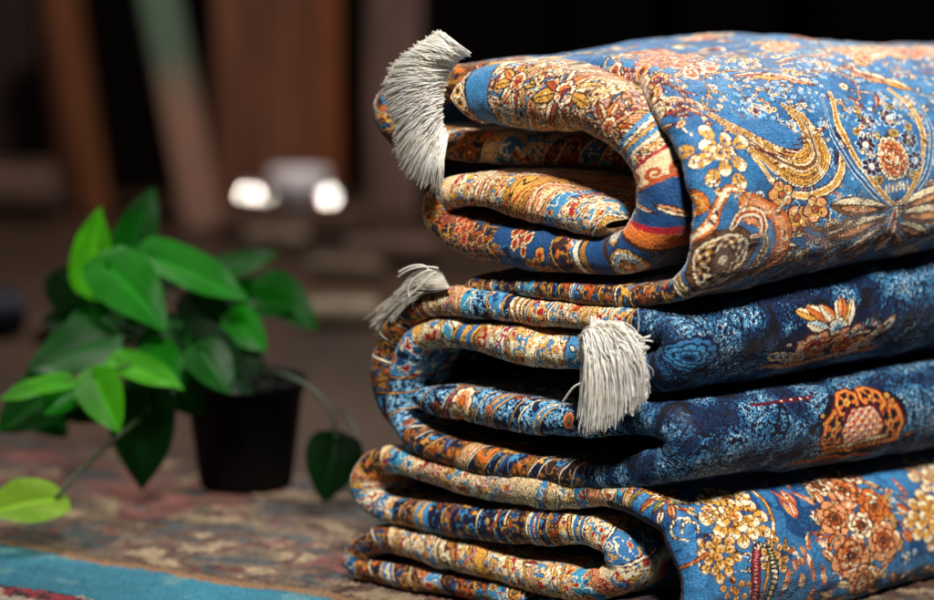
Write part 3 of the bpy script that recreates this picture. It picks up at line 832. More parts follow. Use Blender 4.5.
def design_mid_low():
    cv = Canvas(B_LOW.len, -B_LOW.L - .03, B_LOW.L + .03, 'navy')
    leafy_navy(cv, 231)
    s, w = .493, .200
    cv.ys, cv.xs = .42, 1.57
    X15 = lambda dx: w + dx * 1.57e-3
    # medallion: four outlined petals about a latticed bowl
    g = cv.window(s, w, 36); sl, X, Y = g; cv.put(sl, (X / 33) ** 2 + (Y / 29) ** 2 < 1, 'ink')
    def petal(cx, cy, rx, ry, an):
        g = cv.window(s + cy * 1e-3 * cv.ys, X15(cx), max(rx, ry) + 3, an)
        sl, X, Y = g; R = np.hypot(X / rx, Y / ry); T = np.arctan2(Y / ry, X / rx)
        for f, cn in ((1.12, 'wine'), (1.0, 'orange'), (.86, 'gold'), (.78, 'rust'), (.70, 'ink')): cv.put(sl, R < f * (1 + .05 * np.cos(7 * T)), cn)
        cv.put(sl, (R < .70) & (np.sin(T * 5) > .55) & (R > .28), 'orange'); cv.put(sl, R < .26, 'gold'); cv.put(sl, R < .14, 'red')
    for sg in (-1, 1):
        petal(sg * 21, -3, 9, 17, sg * .12); petal(sg * 9.5, 18, 8, 11.5, sg * .55)
    for k in range(22): cv.flower(s + qr.uniform(-24, 24) * 1e-3 * cv.ys, X15(qr.choice((-1, 1)) * qr.uniform(10, 31)), qr.uniform(1.3, 2.2), 5, qr.choice(('orange', 'gold', 'rust')), 'gold', 'red', 'ink', k)
    g = cv.window(s - .003 * cv.ys, w, 20); sl, X, Y = g
    bowl = (np.abs(X) < 15 - .30 * np.abs(Y - 0) - .012 * np.clip(Y, 0, 30) ** 2) & (Y > -17) & (Y < 15)
    cv.put(sl, (np.abs(X) < 17 - .30 * np.abs(Y)) & (Y > -18) & (Y < 17), 'wine')
    cv.put(sl, bowl, 'peach'); cv.put(sl, bowl & (np.sin(X * 1.1) * np.sin(Y * .9) > .40), 'red'); cv.put(sl, bowl & (np.sin(X * 1.1 + 1) * np.sin(Y * .9 + 2) > .62), 'mid'); cv.put(sl, bowl & (np.sin(X * .9) * np.cos(Y * .8) < -.7), 'cream'); cv.put(sl, bowl & (np.sin(X * 1.7 + .5) * np.sin(Y * 1.5) > .8), 'gold')
    cv.ribbon(s, w, [(-27, -27), (-17, -20), (2, -14), (17, -12), (20, -19)], (3, 4.5, 4.5, 4, 3), [(1, 'umber'), (.8, 'sand')], stripes=(5, .8, 'green'))
    for k in range(10): cv.flower(s - (.0225 - .0007 * k) * cv.ys, X15(-18 + 3.9 * k), 3.4, 5, qr.choice(('orange', 'rust')), 'gold', 'red', 'wine', k)
    for k in range(8): cv.leaf(s - .030 * cv.ys, X15(-40 + 7 * k), 16, 4, .25, 'rust', qr.choice(('gold', 'orange')), 'umber', False)
    cv.leaf(s - .012 * cv.ys, X15(38), 12, 4, .5, 'orange', 'ochre', 'umber')
    for k in range(7): cv.leaf(s + .026 * cv.ys, X15(-70 + 6 * k), 12, 3, -.2 + .1 * k, qr.choice(('red', 'cream', 'pink')), 'cream', 'wine')
    cv.ys, cv.xs = 1.0, 1.5
    # creases
    ridge(cv, 0, .158, -.07, .07, 241, ['squiggle', 'rose', 'squiggle', 'bands', 'rose', 'fine'])
    i = np.arange(cv.ns) * RES
    cv.c[i < .0085] = PAL['ink']; cv.c[(i > .0085) & (i < .020)] = PAL['mid']; cv.c[(i > .0200) & (i < .0215)] = PAL['wine']
    for k in range(6): cv.flower(.005, -.05 + .018 * k, 4.5, 5, 'red', 'pink', 'gold', 'umber', k)
    for k in range(10): cv.leaf(.0145, -.05 + .011 * k, 8, 3.5, 1.2, 'cream', 'sand', 'deep', False)
    ridge(cv, .158, .245, -.05, .05, 242, ['leafy', 'blue', 'leafy', 'leafy'], True)
    ridge(cv, .245, .41, -.05, .05, 243, ['rust', 'navy', 'rust', 'navy', 'arcs'], True)
    ridge(cv, .55, cv.slen, -.06, .06, 244, ['leafy', 'leafy', 'leafy', 'bands'], True)
    for s, w in ((.684, .004), (.690, -.012)): cv.flower(s, w, 10, 8, 'peach', 'cream', 'orange', 'brown')
    abrash(cv, 15, .12)
    return cv

# -- bottom carpet ---------------------------------------------------------------
def design_low():
    cv = Canvas(C_OUT.len, -C_OUT.L - .03, C_OUT.L + .03, 'blue')
    n = fbm(cv.ns, cv.nw, 44, 60, 43); cv.c[n > .56] = PAL['blue'] * .6 + PAL['mid'] * .4; cv.c[n < .42] = PAL['deep']
    E = vnoise(cv.ns, cv.nw, 2.2, 3.2, 48); cv.c[E > .8] *= 1.2; cv.c[E < .2] *= .8
    cv.soff, cv.woff = -.021, .028
    scatter(cv, .05, .24, .0, .52, 70, 51, .8)
    tendrils(cv, .06, .24, -.02, .52, 90, 55)
    for k, (s, w) in enumerate(((.165, .11), (.16, .14), (.118, .09), (.14, .105), (.10, .12), (.15, .215), (.12, .21), (.105, .27), (.17, .05))):
        for t in range(7): cv.leaf(s + qr.uniform(-.012, .012), w + qr.uniform(-.02, .02), qr.uniform(8, 16), qr.uniform(3, 6), qr.uniform(1.2, 2.6), qr.choice(('peach', 'orange', 'sand')), qr.choice(('cream', 'peach')), 'rust')
    def bunch(s, w, r, pet='gold', tip='cream', seed=0, n=19, edge='ochre'):
        q = random.Random(seed)
        for k in range(n - 1, -1, -1):
            a = k * 2.399; rr = r * math.sqrt(k / n)
            cv.petal(s + rr * math.sin(a) * 1e-3, w + rr * math.cos(a) * 1.5e-3, r * .27, r * .22, a + q.uniform(-.4, .4), pet, tip, 'brown', .5)
        cv.flower(s, w, r * .16, 5, 'orange', 'gold', 'rust', 'brown')
    bunch(.158, .036, 20, 'gold', 'cream', 1, 20); bunch(.163, .015, 8, 'peach', 'sand', 2, 7)
    bunch(.134, .004, 14, 'gold', 'sand', 3, 17); bunch(.128, .060, 11, 'gold', 'sand', 4, 13); bunch(.111, .016, 10, 'gold', 'peach', 5, 10)
    bunch(.130, .25, 20, 'gold', 'cream', 6, 20); bunch(.162, .28, 18, 'sand', 'cream', 7, 18)
    # vines
    cv.ribbon(.156, .06, [(4, 26), (8, 12), (7, -6), (-2, -22), (-8, -40), (-10, -60)], (3, 3.5, 3.5, 3, 3, 2), [(1, 'wine'), (.7, 'ochre'), (.25, 'gold')])
    cv.ribbon(.136, -.012, [(-24, -4), (-8, -3), (6, 2)], (3, 3, 2), [(1, 'wine'), (.6, 'orange')])
    cv.ribbon(.16, .245, [(-8, 20), (8, 10), (22, -8), (32, -34)], (3, 3.5, 3, 2), [(1, 'wine'), (.6, 'peach')])
    cv.ribbon(.121, .043, [(0, 14), (-4, 0), (-3, -20), (4, -40)], (5, 7, 7, 5), [(1, 'wine'), (.7, 'red'), (.3, 'pink')], stripes=(8, .7, 'umber'))
    cv.ribbon(.126, .050, [(2, 8), (4, -8), (2, -34)], (4, 6, 5), [(1, 'navy'), (.7, 'green'), (.35, 'sand')], stripes=(7, .7, 'navy'))
    # great oval palmette built of rust and peach blossoms
    s, w = .138, .163
    X15 = lambda dx: w + dx * 1.5e-3
    for k in range(30):
        a = k * .2094 * 1.0; rr = 1 + .14 * math.sin(k * 2.3)
        cv.leaf(s + 40 * rr * math.sin(a) * 1e-3, X15(27 * rr * math.cos(a)), qr.uniform(11, 18), qr.uniform(4, 6.5), a + qr.choice((1.2, .5, 1.9)), qr.choice(('peach', 'sand', 'gold', 'orange')), qr.choice(('cream', 'peach')), 'umber')
    for dx, dy, r, n, p, t in ((1, 25, 15, 5, 'rust', 'peach'), (-17, 6, 13, 6, 'orange', 'peach'), (17, 10, 13, 6, 'rust', 'orange'), (-13, -20, 15, 5, 'rust', 'peach'), (15, -15, 14, 6, 'orange', 'peach'), (0, -2, 10, 6, 'peach', 'cream'), (-2, -38, 11, 6, 'rust', 'peach'), (-15, 30, 8, 5, 'peach', 'cream'), (16, 34, 8, 5, 'orange', 'cream')):
        z_ = dx * .7
        for rr, c1, c2 in ((1.0, p, t), (.66, 'rust' if p != 'rust' else 'orange', t), (.36, 'rust', 'orange')):
            for k in range(n):
                a = z_ + k * 6.283 / n + (rr < .9) * .6
                q_ = r * rr * .56
                cv.petal(s + (dy + q_ * math.sin(a)) * 1e-3, X15(dx + q_ * math.cos(a)), r * rr * .48, r * rr * .44, a, c1, c2, 'umber', .7)
        cv.flower(s + dy * 1e-3, X15(dx), r * .17, 5, 'wine', 'umber', 'gold', 'umber', dx)
    # multicoloured blossom on the shoulder beside the seam
    for k in range(13):
        a = k * 2.399; rr = 4 + k
        cv.leaf(.178 + rr * math.sin(a) * 1e-3, -.010 + rr * math.cos(a) * 1.2e-3, 12, 5, a, qr.choice(('orange', 'rust', 'green', 'red', 'gold')), qr.choice(('cream', 'gold', 'peach')), 'umber')
    cv.ribbon(.189, .0, [(-24, 8), (-6, 2), (10, 8), (18, 18)], (3, 5, 4, 3), [(1, 'umber'), (.7, 'ochre'), (.3, 'green')])
    # lower bend: cream petals in scallops
    for k in range(34):
        cv.leaf(.092 + qr.uniform(-.012, .014), .09 + qr.uniform(0, .22), qr.uniform(10, 18), qr.uniform(3, 5), qr.choice((.6, 2.4)) + qr.uniform(-.3, .3), qr.choice(('sand', 'gold', 'cream', 'peach')), 'cream', 'brown', False)
    cv.soff = cv.woff = 0.0
    detail(cv, 520, .035, .186, .7, 1.6)
    # creases, from the shoulder leftwards and down
    ridge(cv, .175, .235, -.06, .06, 61, ['blue', 'arcs', 'blue'])
    ridge(cv, .235, .40, -.06, .06, 62, ['squiggle', 'fine', 'rose', 'squiggle', 'blue', 'fine'])
    ridge(cv, .40, .475, -.05, .05, 63, ['squiggle', 'rust', 'blue', 'fine'])
    ridge(cv, .475, .63, -.05, .05, 64, ['navy', 'rust', 'navy', 'bands'], True)
    ridge(cv, .63, .70, -.05, .05, 65, ['blue', 'arcs', 'bands'])
    ridge(cv, .70, .90, -.05, .05, 66, ['squiggle', 'squiggle', 'rose', 'fine', 'blue', 'arcs'])
    ridge(cv, .90, cv.slen, -.05, .05, 67, ['blue', 'bands', 'rust', 'blue'], True)
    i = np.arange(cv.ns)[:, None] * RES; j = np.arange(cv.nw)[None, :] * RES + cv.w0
    m = (i < .196) & (j < -.004); cv.c[m] = PAL['navy'] * .7 + PAL['umber'] * .3  # inner side of the wrap near-black: shade of the fold gap put into the colour
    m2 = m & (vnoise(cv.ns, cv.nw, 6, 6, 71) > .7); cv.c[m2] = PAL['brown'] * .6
    abrash(cv, 16, .1)
    return cv

# ------------------------------------------------------------------ build the stack
M_top = knot_mat('carpet_pile', 0.7, 0.55)
M_navy = knot_mat('carpet_pile_navy', 0.2, 0.6)
M_low = knot_mat('carpet_pile_blue', 0.3, 0.6)
F_N = np.array([-math.sin(YAW_U), -math.cos(YAW_U), 0.0])     # out of the creased front, towards the viewer

def fpt(px, py, off=0.0):
    u, z, y = on_front(px, py)
    p = C0 + u * U + z * Z
    d = np.array([0, 0, H]) - p
    return p + off * d / np.linalg.norm(d)

def tubes(lines, radii, sides=4):
    vs, fs = [], []; nb = 0
    for P, r in zip(lines, radii):
        P = np.asarray(P, float); n = len(P)
        T = np.gradient(P, axis=0); T /= np.linalg.norm(T, axis=1)[:, None] + 1e-12
        ref = np.array([.3, .5, .81]); A = np.cross(T, ref); A /= np.linalg.norm(A, axis=1)[:, None] + 1e-12
        B = np.cross(T, A)
        rr = np.asarray(r, float) if np.ndim(r) else np.full(n, r)
        th = np.arange(sides) * 2 * math.pi / sides
        ring = P[:, None] + rr[:, None, None] * (np.cos(th)[None, :, None] * A[:, None] + np.sin(th)[None, :, None] * B[:, None])
        vs.append(ring.reshape(-1, 3))
        i = np.arange(n - 1)[:, None]; j = np.arange(sides)[None, :]
        a = nb + i * sides + j; b = nb + i * sides + (j + 1) % sides
        fs.append(np.stack([a, b, b + sides, a + sides], -1).reshape(-1, 4))
        nb += n * sides
    return np.concatenate(vs), np.concatenate(fs)

def bez(p, n=9):
    t = np.linspace(0, 1, n)[:, None]
    p = [np.asarray(q, float) for q in p]
    if len(p) == 3: return (1 - t) ** 2 * p[0] + 2 * t * (1 - t) * p[1] + t * t * p[2]
    return (1 - t) ** 3 * p[0] + 3 * t * (1 - t) ** 2 * p[1] + 3 * t * t * (1 - t) * p[2] + t ** 3 * p[3]

def strand_mat(name, c1, c2):
    m = noise_mat(name, c1, c2, 60, 0.6, 0, sheen=0.2)
    nt = m.node_tree; b = nt.nodes['Principled BSDF']; b.inputs['Specular IOR Level'].default_value = 0.3
    t = nt.nodes.new('ShaderNodeBsdfTranslucent'); mx = nt.nodes.new('ShaderNodeMixShader'); mx.inputs[0].default_value = .25
    nt.links.new(b.inputs['Base Color'].links[0].from_socket, t.inputs['Color'])
    nt.links.new(b.outputs[0], mx.inputs[1]); nt.links.new(t.outputs[0], mx.inputs[2]); nt.links.new(mx.outputs[0], nt.nodes['Material Output'].inputs['Surface'])
    return m
M_fringe = strand_mat('cotton_fringe', '#fff8ea', '#fffdf8')
M_fringe_grey = strand_mat('cotton_fringe_grey', '#b5ac9e', '#e4dccd')

def pile(name, sheet, canvas, mat, root, dense, dense_w=.42):
    v, f, c = sheet.build(canvas, dense, dense_w)
    v = v - np.array(root.location)
    return link(name, np_mesh(name, v, f, c), mat, root)

def add_tubes(name, lines, radii, mat, root, sides=4):
    v, f = tubes(lines, radii, sides)
    return link(name, np_mesh(name, v - np.array(root.location), f), mat, root)

GRP = 'folded carpets in the stack'
base = C0 + .2 * V - .15 * U
top = empty('folded_carpet', base + np.array([0, 0, .25]), 'light blue carpet with gold scrolls folded on top of the stack, cream tassel leftmost', 'carpet', GRP)
mid = empty('folded_carpet', base + np.array([0, 0, .11]), 'navy carpet with pale blue leaves and ragged corner fringe, folded in the middle', 'carpet', GRP)
low = empty('folded_carpet', base + np.array([0, 0, RUG_T]), 'blue carpet with large peach and rust flowers folded at the bottom of the stack', 'carpet', GRP)

pile('outer_fold', A_OUT, design_top(), M_top, top, [(.175, .45)])
pile('inner_fold', A_IN, design_flap(), M_top, top, [])
pile('upper_fold', B_TOP, design_mid_top(), M_navy, mid, [(.02, .125)])
pile('lower_fold', B_LOW, design_mid_low(), M_navy, mid, [(.46, .56)])
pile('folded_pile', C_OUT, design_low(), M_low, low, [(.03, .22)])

# fringe of the top carpet: a thick sheaf combed to the left
fr = random.Random(3)
root_px = catmull([(468, 53), (455, 61), (445, 79), (440, 102), (440, 122), (445, 136)], 20)
tip_px = catmull([(437, 33), (414, 48), (394, 74), (388, 107), (398, 142), (412, 172), (439, 191)], 17)
lines, rad = [], []
for k in range(3600):
    t = fr.random(); i = t * (len(root_px) - 1)
    lay = fr.random()
    r = root_px[int(i)] + np.array([fr.gauss(0, 1.6), fr.gauss(0, 1.2)])
    tp = tip_px[int(min(max(i / (len(root_px) - 1) * (len(tip_px) - 1) + fr.gauss(0, 4.5), 0), len(tip_px) - 1))]
    clump = math.sin(int(t * 34) * 12.9898) * .5
    ln = 1.06 - .19 * abs(fr.gauss(0, 1)) - .16 * clump
    tp = r + (tp - r) * max(ln, .45)
    d = tp - r
    bow = np.array([-.03, -.10]) * np.linalg.norm(d) * (1 if t < .75 else .5)
    o0 = .010 * math.sin(math.pi * (.1 + .8 * t)) - .006 * (t < .12)
    p0 = fpt(*r, o0 - .004)
    p1 = fpt(*(r + d * .3 + bow * .8), o0 + .014 + .012 * lay)
    p2 = fpt(*(r + d * .68 + bow * .9 + np.array([fr.gauss(0, 1.3), fr.gauss(0, 1.3)])), o0 + .012 + .014 * lay)
    p3 = fpt(*(tp + np.array([fr.gauss(0, 1.6), fr.gauss(0, 1.6) ])), o0 + .004 + .014 * lay)
    lines.append(bez([p0, p1, p2, p3], 8)); q = fr.uniform(.00022, .00042); rad.append(np.linspace(q, q * .75, 8))
add_tubes('fringe', lines, rad, M_fringe, top)

# fringe of the middle carpet: a ragged mop hanging at the corner
lines, rad = [], []
for k in range(3200):
    t = fr.random(); lay = fr.random()
    rx, ry = 586 + fr.gauss(0, 3), 336 + 26 * t
    reach = fr.random() ** .8
    ex = 583 + 60 * reach + fr.gauss(0, 2.5)
    ey = 434 - 34 * reach ** 1.5 - 20 * abs(fr.gauss(0, .7)) + fr.gauss(0, 3)
    if fr.random() < .22: ey -= fr.uniform(10, 50)
    mx = rx + (ex - rx) * .85; my = 330 + 20 * t - 14 * reach + fr.gauss(0, 4)
    o = .012 + .020 * lay
    p0 = fpt(rx, ry, .006); p1 = fpt(rx + (mx - rx) * .8, my - 12, o + .012); p2 = fpt(mx + 9, my + 22, o + .006); p3 = fpt(ex, ey, o - .004)
    P = bez([p0, p1, p2, p3], 11)
    w = np.linspace(0, 1, 11)[:, None]
    P = P + w * .0019 * np.sin(np.linspace(0, fr.uniform(4, 11), 11))[:, None] * np.array([fr.gauss(0, 1), fr.gauss(0, 1), fr.gauss(0, .3)])
    lines.append(P); q = fr.uniform(.00022, .00042); rad.append(np.full(11, q))
for k in range(110):     # tuft standing up at the root, and ends flicking out to the right
    if k < 60:
        p0 = fpt(588 + fr.gauss(0, 2), 338 + fr.gauss(0, 3), .010); a = fr.uniform(.2, 1.5)
        L = fr.uniform(12, 24); e = (588 + L * math.cos(a), 338 - L * math.sin(a))
        P = bez([p0, fpt(588 + L * .3, 330, .026), fpt(*e, .018)], 7)
    else:
        x = fr.uniform(618, 640); y = fr.uniform(335, 400)
        P = bez([fpt(x, y, .022), fpt(x + 8, y, .03), fpt(x + fr.uniform(6, 13), y + fr.uniform(-6, 9), .02)], 7)
    lines.append(P); rad.append(np.full(7, fr.uniform(.0005, .0008)))
lines.append(bez([fpt(588, 384, .02), fpt(575, 380, .026), fpt(570, 392, .022), fpt(563, 402, .018)], 12)); rad.append(np.full(12, .0009))
add_tubes('fringe', lines, rad, M_fringe, mid)

# greyish fringe pressed flat over the left shoulder of the middle carpet
lines, rad = [], []
for k in range(230):
    t = fr.random(); e = fr.random()
    x0, y0 = 438 + 12 * t, 266 + 22 * t
    x3, y3 = 402 - 30 * e + 14 * t + fr.gauss(0, 5), 292 + 38 * e - 6 * t + fr.gauss(0, 4)
    o = .003 - .035 * (1 - t)
    P = bez([fpt(x0, y0, o), fpt(x0 - 16, y0 + 2 + fr.gauss(0, 3), o + .002), fpt(414 + fr.gauss(0, 4), 280 + 8 * t + fr.gauss(0, 3), o + .004), fpt(x3, y3, o + .003)], 10)
    w_ = np.linspace(0, 1, 10)[:, None]
    P = P + w_ * .0018 * np.sin(np.linspace(0, fr.uniform(3, 9), 10))[:, None] * np.array([fr.gauss(0, 1), fr.gauss(0, 1), fr.gauss(0, 1)])
    lines.append(P); rad.append(np.linspace(1, .7, 10) * fr.uniform(.0005, .0009))
ff = add_tubes('fringe', lines, rad, M_fringe_grey, mid); ff['label'] = 'greyish wispy fringe over the left shoulder'
lines = [bez([fpt(399, 272, .012), fpt(413, 262, .016), fpt(434, 262, .014), fpt(428, 277, .012)], 14),
         bez([fpt(432, 270, .013), fpt(420, 270, .017), fpt(404, 284, .018), fpt(409, 297, .014)], 12),
         bez([fpt(436, 272, .012), fpt(428, 276, .015), fpt(418, 290, .016), fpt(408, 297, .013)], 12),
         bez([fpt(438, 268, .012), fpt(418, 264, .016), fpt(406, 270, .016), fpt(398, 277, .012)], 12)]
ff = add_tubes('loose_cord', lines, [.00075, .00065, .00075, .0006], M_fringe, mid, 6)

# ------------------------------------------------------------------ the flat rug under everything
EA = math.radians(30)
E1 = np.array([math.cos(EA), -math.sin(EA), 0]); E2 = np.array([math.sin(EA), math.cos(EA), 0])
r0 = ground(0, 582, RUG_T)
def rug_at(a, b): return r0 + a * E1 + b * E2
def build_rug():
    st = .0025
    A0, A1, B0, B1 = -.55, 1.6, -.075, .45
    a = np.arange(A0, A1, st); b = np.arange(B0, B1, st)
    n, m = len(a), len(b)
    Ag, Bg = np.meshgrid(a, b, indexing='ij')
    B_true = Bg; Bg = Bg + .0035 * np.sin(Ag * 19) + .003 * np.sin(Ag * 47 + 1) + .004 * (fbm(n, m, 12, 12, 333) - .5)     # hand-woven, slightly wavy border
    c = np.empty((n, m, 3)); c[:] = hexc('#6a5747')
    N = fbm(n, m, 34, 16, 300, 2); N2 = fbm(n, m, 14, 7, 301, 2); E = vnoise(n, m, 3, 3, 302); K = fbm(n, m, 50, 22, 303)
    c[N > .58] = hexc('#54392d'); c[(N2 > .62)] = hexc('#9a8468'); c[(N2 < .32)] = hexc('#43484a'); c[np.abs(N - .47) < .02] = hexc('#5c342c')
    c[(K > .66) & (N2 > .4)] = hexc('#7a4a42'); c[(K < .33)] = hexc('#45392f')
    c[E > .74] *= 1.4; c[E < .24] *= .55
    band = lambda x0, x1: (Bg > x0) & (Bg < x1)
    c[band(.088, .106)] = hexc('#8f6a48'); c[band(.102, .106)] = hexc('#5f4a36')
    t = band(0, .089); c[t] = hexc('#2b7388'); c[t & (E > .7)] *= 1.12; c[t] *= (.62 + .7 * fbm(n, m, 40, 14, 320))[t][:, None]; c[t & (N2 > .66)] = hexc('#4d7f88')
    t = band(-.022, .0); c[t] = hexc('#3a2026'); c[t & (E > .5)] = hexc('#a03038'); c[t & (E < .22)] = hexc('#c9a98a')
    t = Bg < -.022; c[t] = hexc('#b7a898')
    Bg = B_true
    c *= .72; c[band(0, .089)] *= 1.35
    z = .0009 * rng.normal(size=(n, m)) + .002 * (fbm(n, m, 60, 60, 310) - .5)
    P = r0 + Ag[..., None] * E1 + Bg[..., None] * E2; P[..., 2] = RUG_T + z - .0015
    edge = np.minimum(np.minimum(Ag - A0, A1 - st - Ag), np.minimum(Bg - B0, B1 - st - Bg))
    P[..., 2] = np.where(edge < st * .5, .0006, P[..., 2])
    org = rug_at(.4, .35); org[2] = 0
    me = np_mesh('flat_rug', (P - org).reshape(-1, 3), grid_faces(n, m), c.reshape(-1, 3))
    o = link('flat_rug', me, knot_mat('rug_wool', .2, .8)); o.location = org
    tag(o, 'beige and rust rug with turquoise border band, spread flat under the folded carpets', 'rug')
build_rug()

# ------------------------------------------------------------------ floor and back wall
def sheet_obj(name, pts, mat):
    me = np_mesh(name, np.array(pts), np.array([[0, 1, 2, 3]]), smooth=False)
    return link(name, me, mat)
M_floor = noise_mat('brown_floor', '#1b100a', '#483222', 3.2, .55, .3, 30, stretch=(1, .35, 1))
tag(sheet_obj('floor', [(-4, -2, 0), (4, -2, 0), (4, 7, 0), (-4, 7, 0)], M_floor), kind='structure')

def box_mesh(name, sx, sy, sz, bev=.004, lean=(0, 0)):
    """box standing on its origin; lean shifts the top"""
    import bmesh
    bm = bmesh.new()
    bmesh.ops.create_cube(bm, size=1)
    for v in bm.verts:
        v.co.z += .5
        v.co.x = v.co.x * sx + lean[0] * v.co.z; v.co.y = v.co.y * sy + lean[1] * v.co.z; v.co.z *= sz
    bmesh.ops.bevel(bm, geom=list(bm.edges), offset=bev, segments=2, affect='EDGES')
    me = bpy.data.meshes.new(name); bm.to_mesh(me); bm.free()
    return me

def lathe(name, prof, seg=32, mat=None, parent=None, loc=(0, 0, 0)):
    prof = np.array(prof, float); n = len(prof)
    th = np.linspace(0, 2 * math.pi, seg, endpoint=False)
    Vv = np.stack([prof[:, 0][:, None] * np.cos(th), prof[:, 0][:, None] * np.sin(th), np.repeat(prof[:, 1][:, None], seg, 1)], -1).reshape(-1, 3)
    i = np.arange(n - 1)[:, None]; j = np.arange(seg)[None, :]
    a = i * seg + j; b = i * seg + (j + 1) % seg
    F = np.stack([a, b, b + seg, a + seg], -1).reshape(-1, 4)
    o = link(name, np_mesh(name, Vv, F), mat, parent); o.location = loc
    return o

def wood(name, c1, c2, rough=.5):
    return noise_mat(name, c1, c2, 5, rough, .15, 40, stretch=(6, 6, .6))
YW = 5.0
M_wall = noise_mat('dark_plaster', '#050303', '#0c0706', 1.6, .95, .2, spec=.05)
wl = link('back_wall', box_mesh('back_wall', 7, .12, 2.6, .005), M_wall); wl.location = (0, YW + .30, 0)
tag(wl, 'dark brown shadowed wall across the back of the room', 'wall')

def back(name, x0, x1, ybase, ytop, xl, mat, label, cat, depth=.06, dy=0.0, group=None):
    """an upright seen between photo columns x0..x1, top shifted left by xl px"""
    g = ground((x0 + x1) / 2, ybase); y = g[1] + dy
    L = at(x0, ybase, y); R = at(x1, ybase, y); T = at((x0 + x1) / 2, ytop, y)
    hgt = max(T[2], .2)
    o = link(name, box_mesh(name, R[0] - L[0], depth, hgt, .006, (-xl * y / FP, .0)), mat)
    o.location = ((L[0] + R[0]) / 2, y, 0)
    return tag(o, label, cat, group)

back('wall_panel', -60, 44, 205, -120, 0, wood('panel_grey', '#1c1210', '#30201b'), 'dull grey brown panel at the far left of the wall', 'panel', dy=.10)
back('door_post', 48, 74, 205, -120, 2, wood('post_brown', '#3a1c10', '#5e3320'), 'slim brown post left of the dark gap', 'post', dy=.05)
back('wooden_board', 84, 112, 212, -100, 40, wood('board_brown', '#553018', '#855232'), 'leaning brown board with a light edge, left of the black opening', 'board', dy=-.1)
gp = back('painted_board', 186, 224, 228, -100, 58, None, 'leaning board with a green painted upper half and bare pinkish foot', 'board', dy=0)
mp, nt, b = new_mat('green_over_bare_wood')
tc = nt.nodes.new('ShaderNodeTexCoord'); sx = nt.nodes.new('ShaderNodeSeparateXYZ'); rp = nt.nodes.new('ShaderNodeValToRGB')
ns = nt.nodes.new('ShaderNodeTexNoise'); ns.inputs['Scale'].default_value = 9; ad = nt.nodes.new('ShaderNodeMath'); ad.operation = 'MULTIPLY_ADD'; ad.inputs[1].default_value = .12
nt.links.new(tc.outputs['Object'], sx.inputs[0]); nt.links.new(tc.outputs['Object'], ns.inputs['Vector']); nt.links.new(ns.outputs[0], ad.inputs[0]); nt.links.new(sx.outputs[2], ad.inputs[2]); nt.links.new(ad.outputs[0], rp.inputs[0])
rp.color_ramp.elements[0].position = .30; rp.color_ramp.elements[0].color = (*hexc('#9a7565'), 1)
rp.color_ramp.elements[1].position = .42; rp.color_ramp.elements[1].color = (*hexc('#5c7360'), 1)
nt.links.new(rp.outputs[0], b.inputs['Base Color']); b.inputs['Roughness'].default_value = .55
gp.data.materials.clear(); gp.data.materials.append(mp)
back('cabinet_door', 218, 316, 205, -120, 0, wood('cabinet_mauve', '#52301f', '#865a46', .4), 'broad mauve brown cabinet door behind the silver pots', 'door', dy=.12)
back('door_frame', 317, 342, 208, -120, 0, wood('frame_orange', '#6e3a20', '#8f5432', .45), 'orange brown door frame upright right of the cabinet door', 'frame', dy=.02)
back('stone_column', 366, 418, 215, -120, -6, wood('column_mauve', '#4a3631', '#80665c'), 'greyish pink column just left of the folded carpets', 'column', dy=0)
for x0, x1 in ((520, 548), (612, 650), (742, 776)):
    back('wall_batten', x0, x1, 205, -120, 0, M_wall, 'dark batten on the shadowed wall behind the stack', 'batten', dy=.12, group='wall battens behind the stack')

# silver pots and their glass bowl on the floor in front of the wall
M_silver = noise_mat('silver', '#98989c', '#c0c0c4', 8, .42, metallic=1)
M_pale = noise_mat('frosted_glass', '#e4e0ea', '#faf8ff', 6, .3)
def pot(px, py, rpx, y, label, mat):
    """small round-bellied pot with a lid, its belly centred on px, py"""
    c = at(px, py, y); r = rpx * y / FP
    z0 = c[2] - r
    e = empty('silver_pot', (c[0], c[1], 0), label, 'pot', 'silver pots on the low table')
    prof = [(0.001, z0)] + [(r * math.sin(a), c[2] - r * math.cos(a)) for a in np.linspace(.5, 2.7, 18)] + [(r * .34, c[2] + r * 1.02), (0.001, c[2] + r * 1.05)]
    lathe('body', prof, 32, mat, e)
    lathe('knob', [(0.001, c[2] + r * 1.03), (r * .14, c[2] + r * 1.1), (r * .16, c[2] + r * 1.2), (0.001, c[2] + r * 1.3)], 16, mat, e)
    lathe('foot', [(0.001, z0 - r * .2), (r * .6, z0 - r * .2), (r * .5, z0), (r * .48, z0 + r * .14)], 24, mat, e)
    return e, z0 - r * .2
YP = 4.35
tb = ground(290, 235)
pots = [(250, 196, 13, 'small silver pot, leftmost on the low table'), (267, 199, 9, 'tiny silver pot tucked between the left pot and the glass bowl'), (329, 198, 13, 'bright silver pot, rightmost on the low table')]
zb = 9
for px, py, r, lb in pots:
    e, z = pot(px, py, r, YP, lb, M_silver); zb = min(zb, z)
    e.location.z = 0
zt = zb
# bowl
c = at(296, 195, YP + .03); r = 30 * YP / FP
bw = lathe('glass_bowl', [(.001, 0), (r * .55, 0), (r * .5, .012), (r * .9, r * .5), (r * 1.05, r * 1.3), (r * .98, r * 1.34), (r * .8, r * .6), (.001, r * .3)], 40, M_pale)
bw.location = (c[0], c[1] + .07, zt + .0); tag(bw, 'frosted whitish glass bowl between the silver pots', 'bowl')
